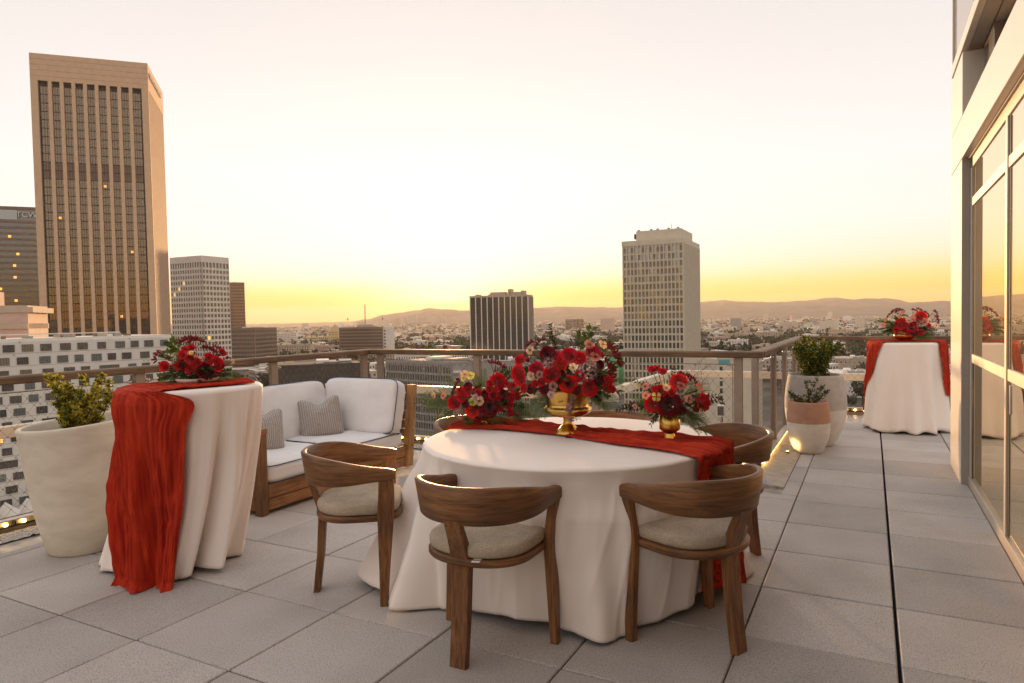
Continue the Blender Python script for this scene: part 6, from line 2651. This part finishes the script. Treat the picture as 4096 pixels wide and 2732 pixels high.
# roads
def road(pts, w, name='road'):
    P = catmull([onz(x, y, GZ + .1) for x, y in pts], 40)
    mb = MB()
    rows_ = []
    for i, p in enumerate(P):
        t = (P[min(i + 1, 40)] - P[max(i - 1, 0)]).normalized()
        n = Vector((-t.y, t.x, 0))
        rows_.append([p + n * w / 2, p - n * w / 2])
    mb.loft(rows_, closed=False, caps=False, smooth=False)
    # lane lines, a few millimetres up in scale terms of a far road
    for off in (-.25, 0, .25):
        for i in range(0, 40, 2):
            t = (P[i + 1] - P[i])
            n = Vector((-t.y, t.x, 0)).normalized()
            a, b_ = P[i] + n * w * off, P[i] + t * .55 + n * w * off
            mb.add([a + n * .12 + Vector((0, 0, .05)), a - n * .12 + Vector((0, 0, .05)), b_ - n * .12 + Vector((0, 0, .05)), b_ + n * .12 + Vector((0, 0, .05))], [(0, 1, 2, 3)], 1)
    tag(mb.build(name, [mat('asphalt', (.055, .052, .05), (.08, .075, .07), rough=.85, scale=.2), C['white']]), kind='structure')


road([(2080, 860), (1990, 824), (1940, 802), (1905, 790), (1870, 780)], 26)
road([(560, 905), (640, 830), (690, 808), (720, 796)], 18)
road([(1560, 905), (1660, 850), (1760, 838), (1830, 836)], 20)

# street lights and signals
LH = MB(True).lathe([(.01, -.5), (.45, -.3), (.5, 0), (.45, .3), (.01, .5)], 8)
LHM = {k: LH.mesh('lamp_head', C[k]) for k in ('lamp', 'green_lamp', 'amber_lamp')}
LPM = MB(True).tube([(0, 0, 0), (0, 0, 8.4)], [.14, .08], 5).mesh('pole', C['grey'])
for i, (x, y, k) in enumerate(((1888, 815, 'green_lamp'), (1915, 812, 'green_lamp'), (1852, 754, 'green_lamp'), (1857, 754, 'green_lamp'), (1958, 748, 'lamp'), (1969, 747, 'lamp'), (1938, 748, 'lamp'), (1702, 757, 'lamp'), (1740, 757, 'lamp'), (1724, 767, 'amber_lamp'), (1646, 775, 'lamp'),
                               (1860, 853, 'lamp'), (1868, 854, 'lamp'), (700, 800, 'lamp'), (725, 808, 'amber_lamp'), (762, 835, 'lamp'), (680, 832, 'amber_lamp'), (702, 832, 'amber_lamp'), (718, 832, 'amber_lamp'), (1155, 842, 'lamp'), (1560, 770, 'lamp'), (1660, 780, 'lamp'), (1796, 742, 'lamp'), (1500, 745, 'lamp'))):
    d = ray(x, y)
    p = EYE + d * ((GZ + 9 - EYE.z) / d.z)
    t = empty('street_lamp', (p.x, p.y, GZ), 0, {'lamp': 'tall street lamp glowing white on the city flats', 'green_lamp': 'traffic signal mast showing green down in the city', 'amber_lamp': 'street lamp glowing amber down in the city'}[k], 'street lamp', 'lights down in the city')
    inst(LPM, 'pole', t)
    q = inst(LHM[k], 'lamp_head', t)
    q.location = (0, 0, 9)
    s = max(.6, p.length / 900)
    q.scale = (s, s, s)

# ------------------------------------------------------------------ hills
RIDGE = [(-900, 745), (300, 744), (560, 744), (700, 741), (800, 738), (850, 732), (880, 722), (920, 717), (960, 711), (985, 707), (1010, 708), (1075, 712), (1130, 710), (1180, 708), (1228, 706), (1290, 703), (1330, 704), (1427, 705), (1520, 698), (1600, 693), (1640, 690), (1665, 688), (1690, 691), (1745, 692),
         (1790, 693), (1830, 690), (1870, 687), (1915, 682), (1945, 685), (1965, 687), (1985, 684), (2010, 685), (2035, 684), (2060, 687), (2090, 694), (2120, 692), (2183, 690), (2400, 684), (2800, 680), (3600, 690)]


def ridge_y(x):
    for (a, ya), (b_, yb) in zip(RIDGE, RIDGE[1:]):
        if a <= x <= b_:
            t = (x - a) / (b_ - a)
            return lerp(ya, yb, t * t * (3 - 2 * t))
    return 700


RD = 9500
hb = MB(True)


def hill(u, v):
    xD = lerp(-600, 3000, u)
    rel = math.atan((xD - 1175) / (F_PX / K))
    az = YAW + rel
    top = atdist(xD, ridge_y(xD), RD).z
    top += 6 * noise.noise((az * 160, 1, 0)) + 9 * noise.noise((az * 60, 7, 0))
    D = lerp(6300, 13000, v)
    if D < RD:
        t = (D - 6300) / (RD - 6300)
        sh = t * t * (3 - 2 * t)
        nn = noise.fractal((az * 26, D / 900, 3), 1, 2, 5)
        z = GZ + (top - GZ) * sh * (1 + .35 * nn * math.sin(t * math.pi))
        z = min(z, GZ + (top - GZ) * (D / RD) * .985)
    else:
        t = (D - RD) / 3500
        z = GZ + (top - GZ) * (1 - t) ** 1.2
    return (math.sin(az) * D, math.cos(az) * D, z)


hb.grid(hill, 620, 60)
tag(hb.build('hills', mat('hills', (.055, .055, .045), (.12, .108, .085), rough=.95, scale=.004, detail=8)), kind='structure')
# a second, paler ridge far behind
h2 = MB(True)


def hill2(u, v):
    xD = lerp(1500, 3000, u)
    az = YAW + math.atan((xD - 1175) / (F_PX / K))
    y = 712 - 40 * max(0, min(1, (xD - 2050) / 350)) + 4 * noise.noise((xD * .01, 0, 0))
    top = atdist(xD, y, 15500).z
    D = lerp(14000, 17000, v)
    return (math.sin(az) * D, math.cos(az) * D, GZ + (top - GZ) * math.sin(v * math.pi))


h2.grid(hill2, 120, 12)
tag(h2.build('far_hills', mat('far_hills', (.10, .08, .06), rough=.95)), kind='structure')

# ------------------------------------------------------------------ haze
hz = MB().bb(-19000, 12000, -6000, 18000, GZ - 1, 430).build('haze', None)
hm = bpy.data.materials.new('haze')
hm.use_nodes = True
hm.node_tree.nodes.clear()
pv = hm.node_tree.nodes.new('ShaderNodeVolumePrincipled')
pv.inputs['Color'].default_value = (1.0, .89, .78, 1)
pv.inputs['Density'].default_value = 0.55e-4
pv.inputs['Anisotropy'].default_value = .3
mo = hm.node_tree.nodes.new('ShaderNodeOutputMaterial')
hm.node_tree.links.new(pv.outputs[0], mo.inputs['Volume'])
hz.data.materials.clear()
hz.data.materials.append(hm)
hz.visible_shadow = True
tag(hz, 'thin warm evening haze filling the air over the city', 'haze', kind='stuff')
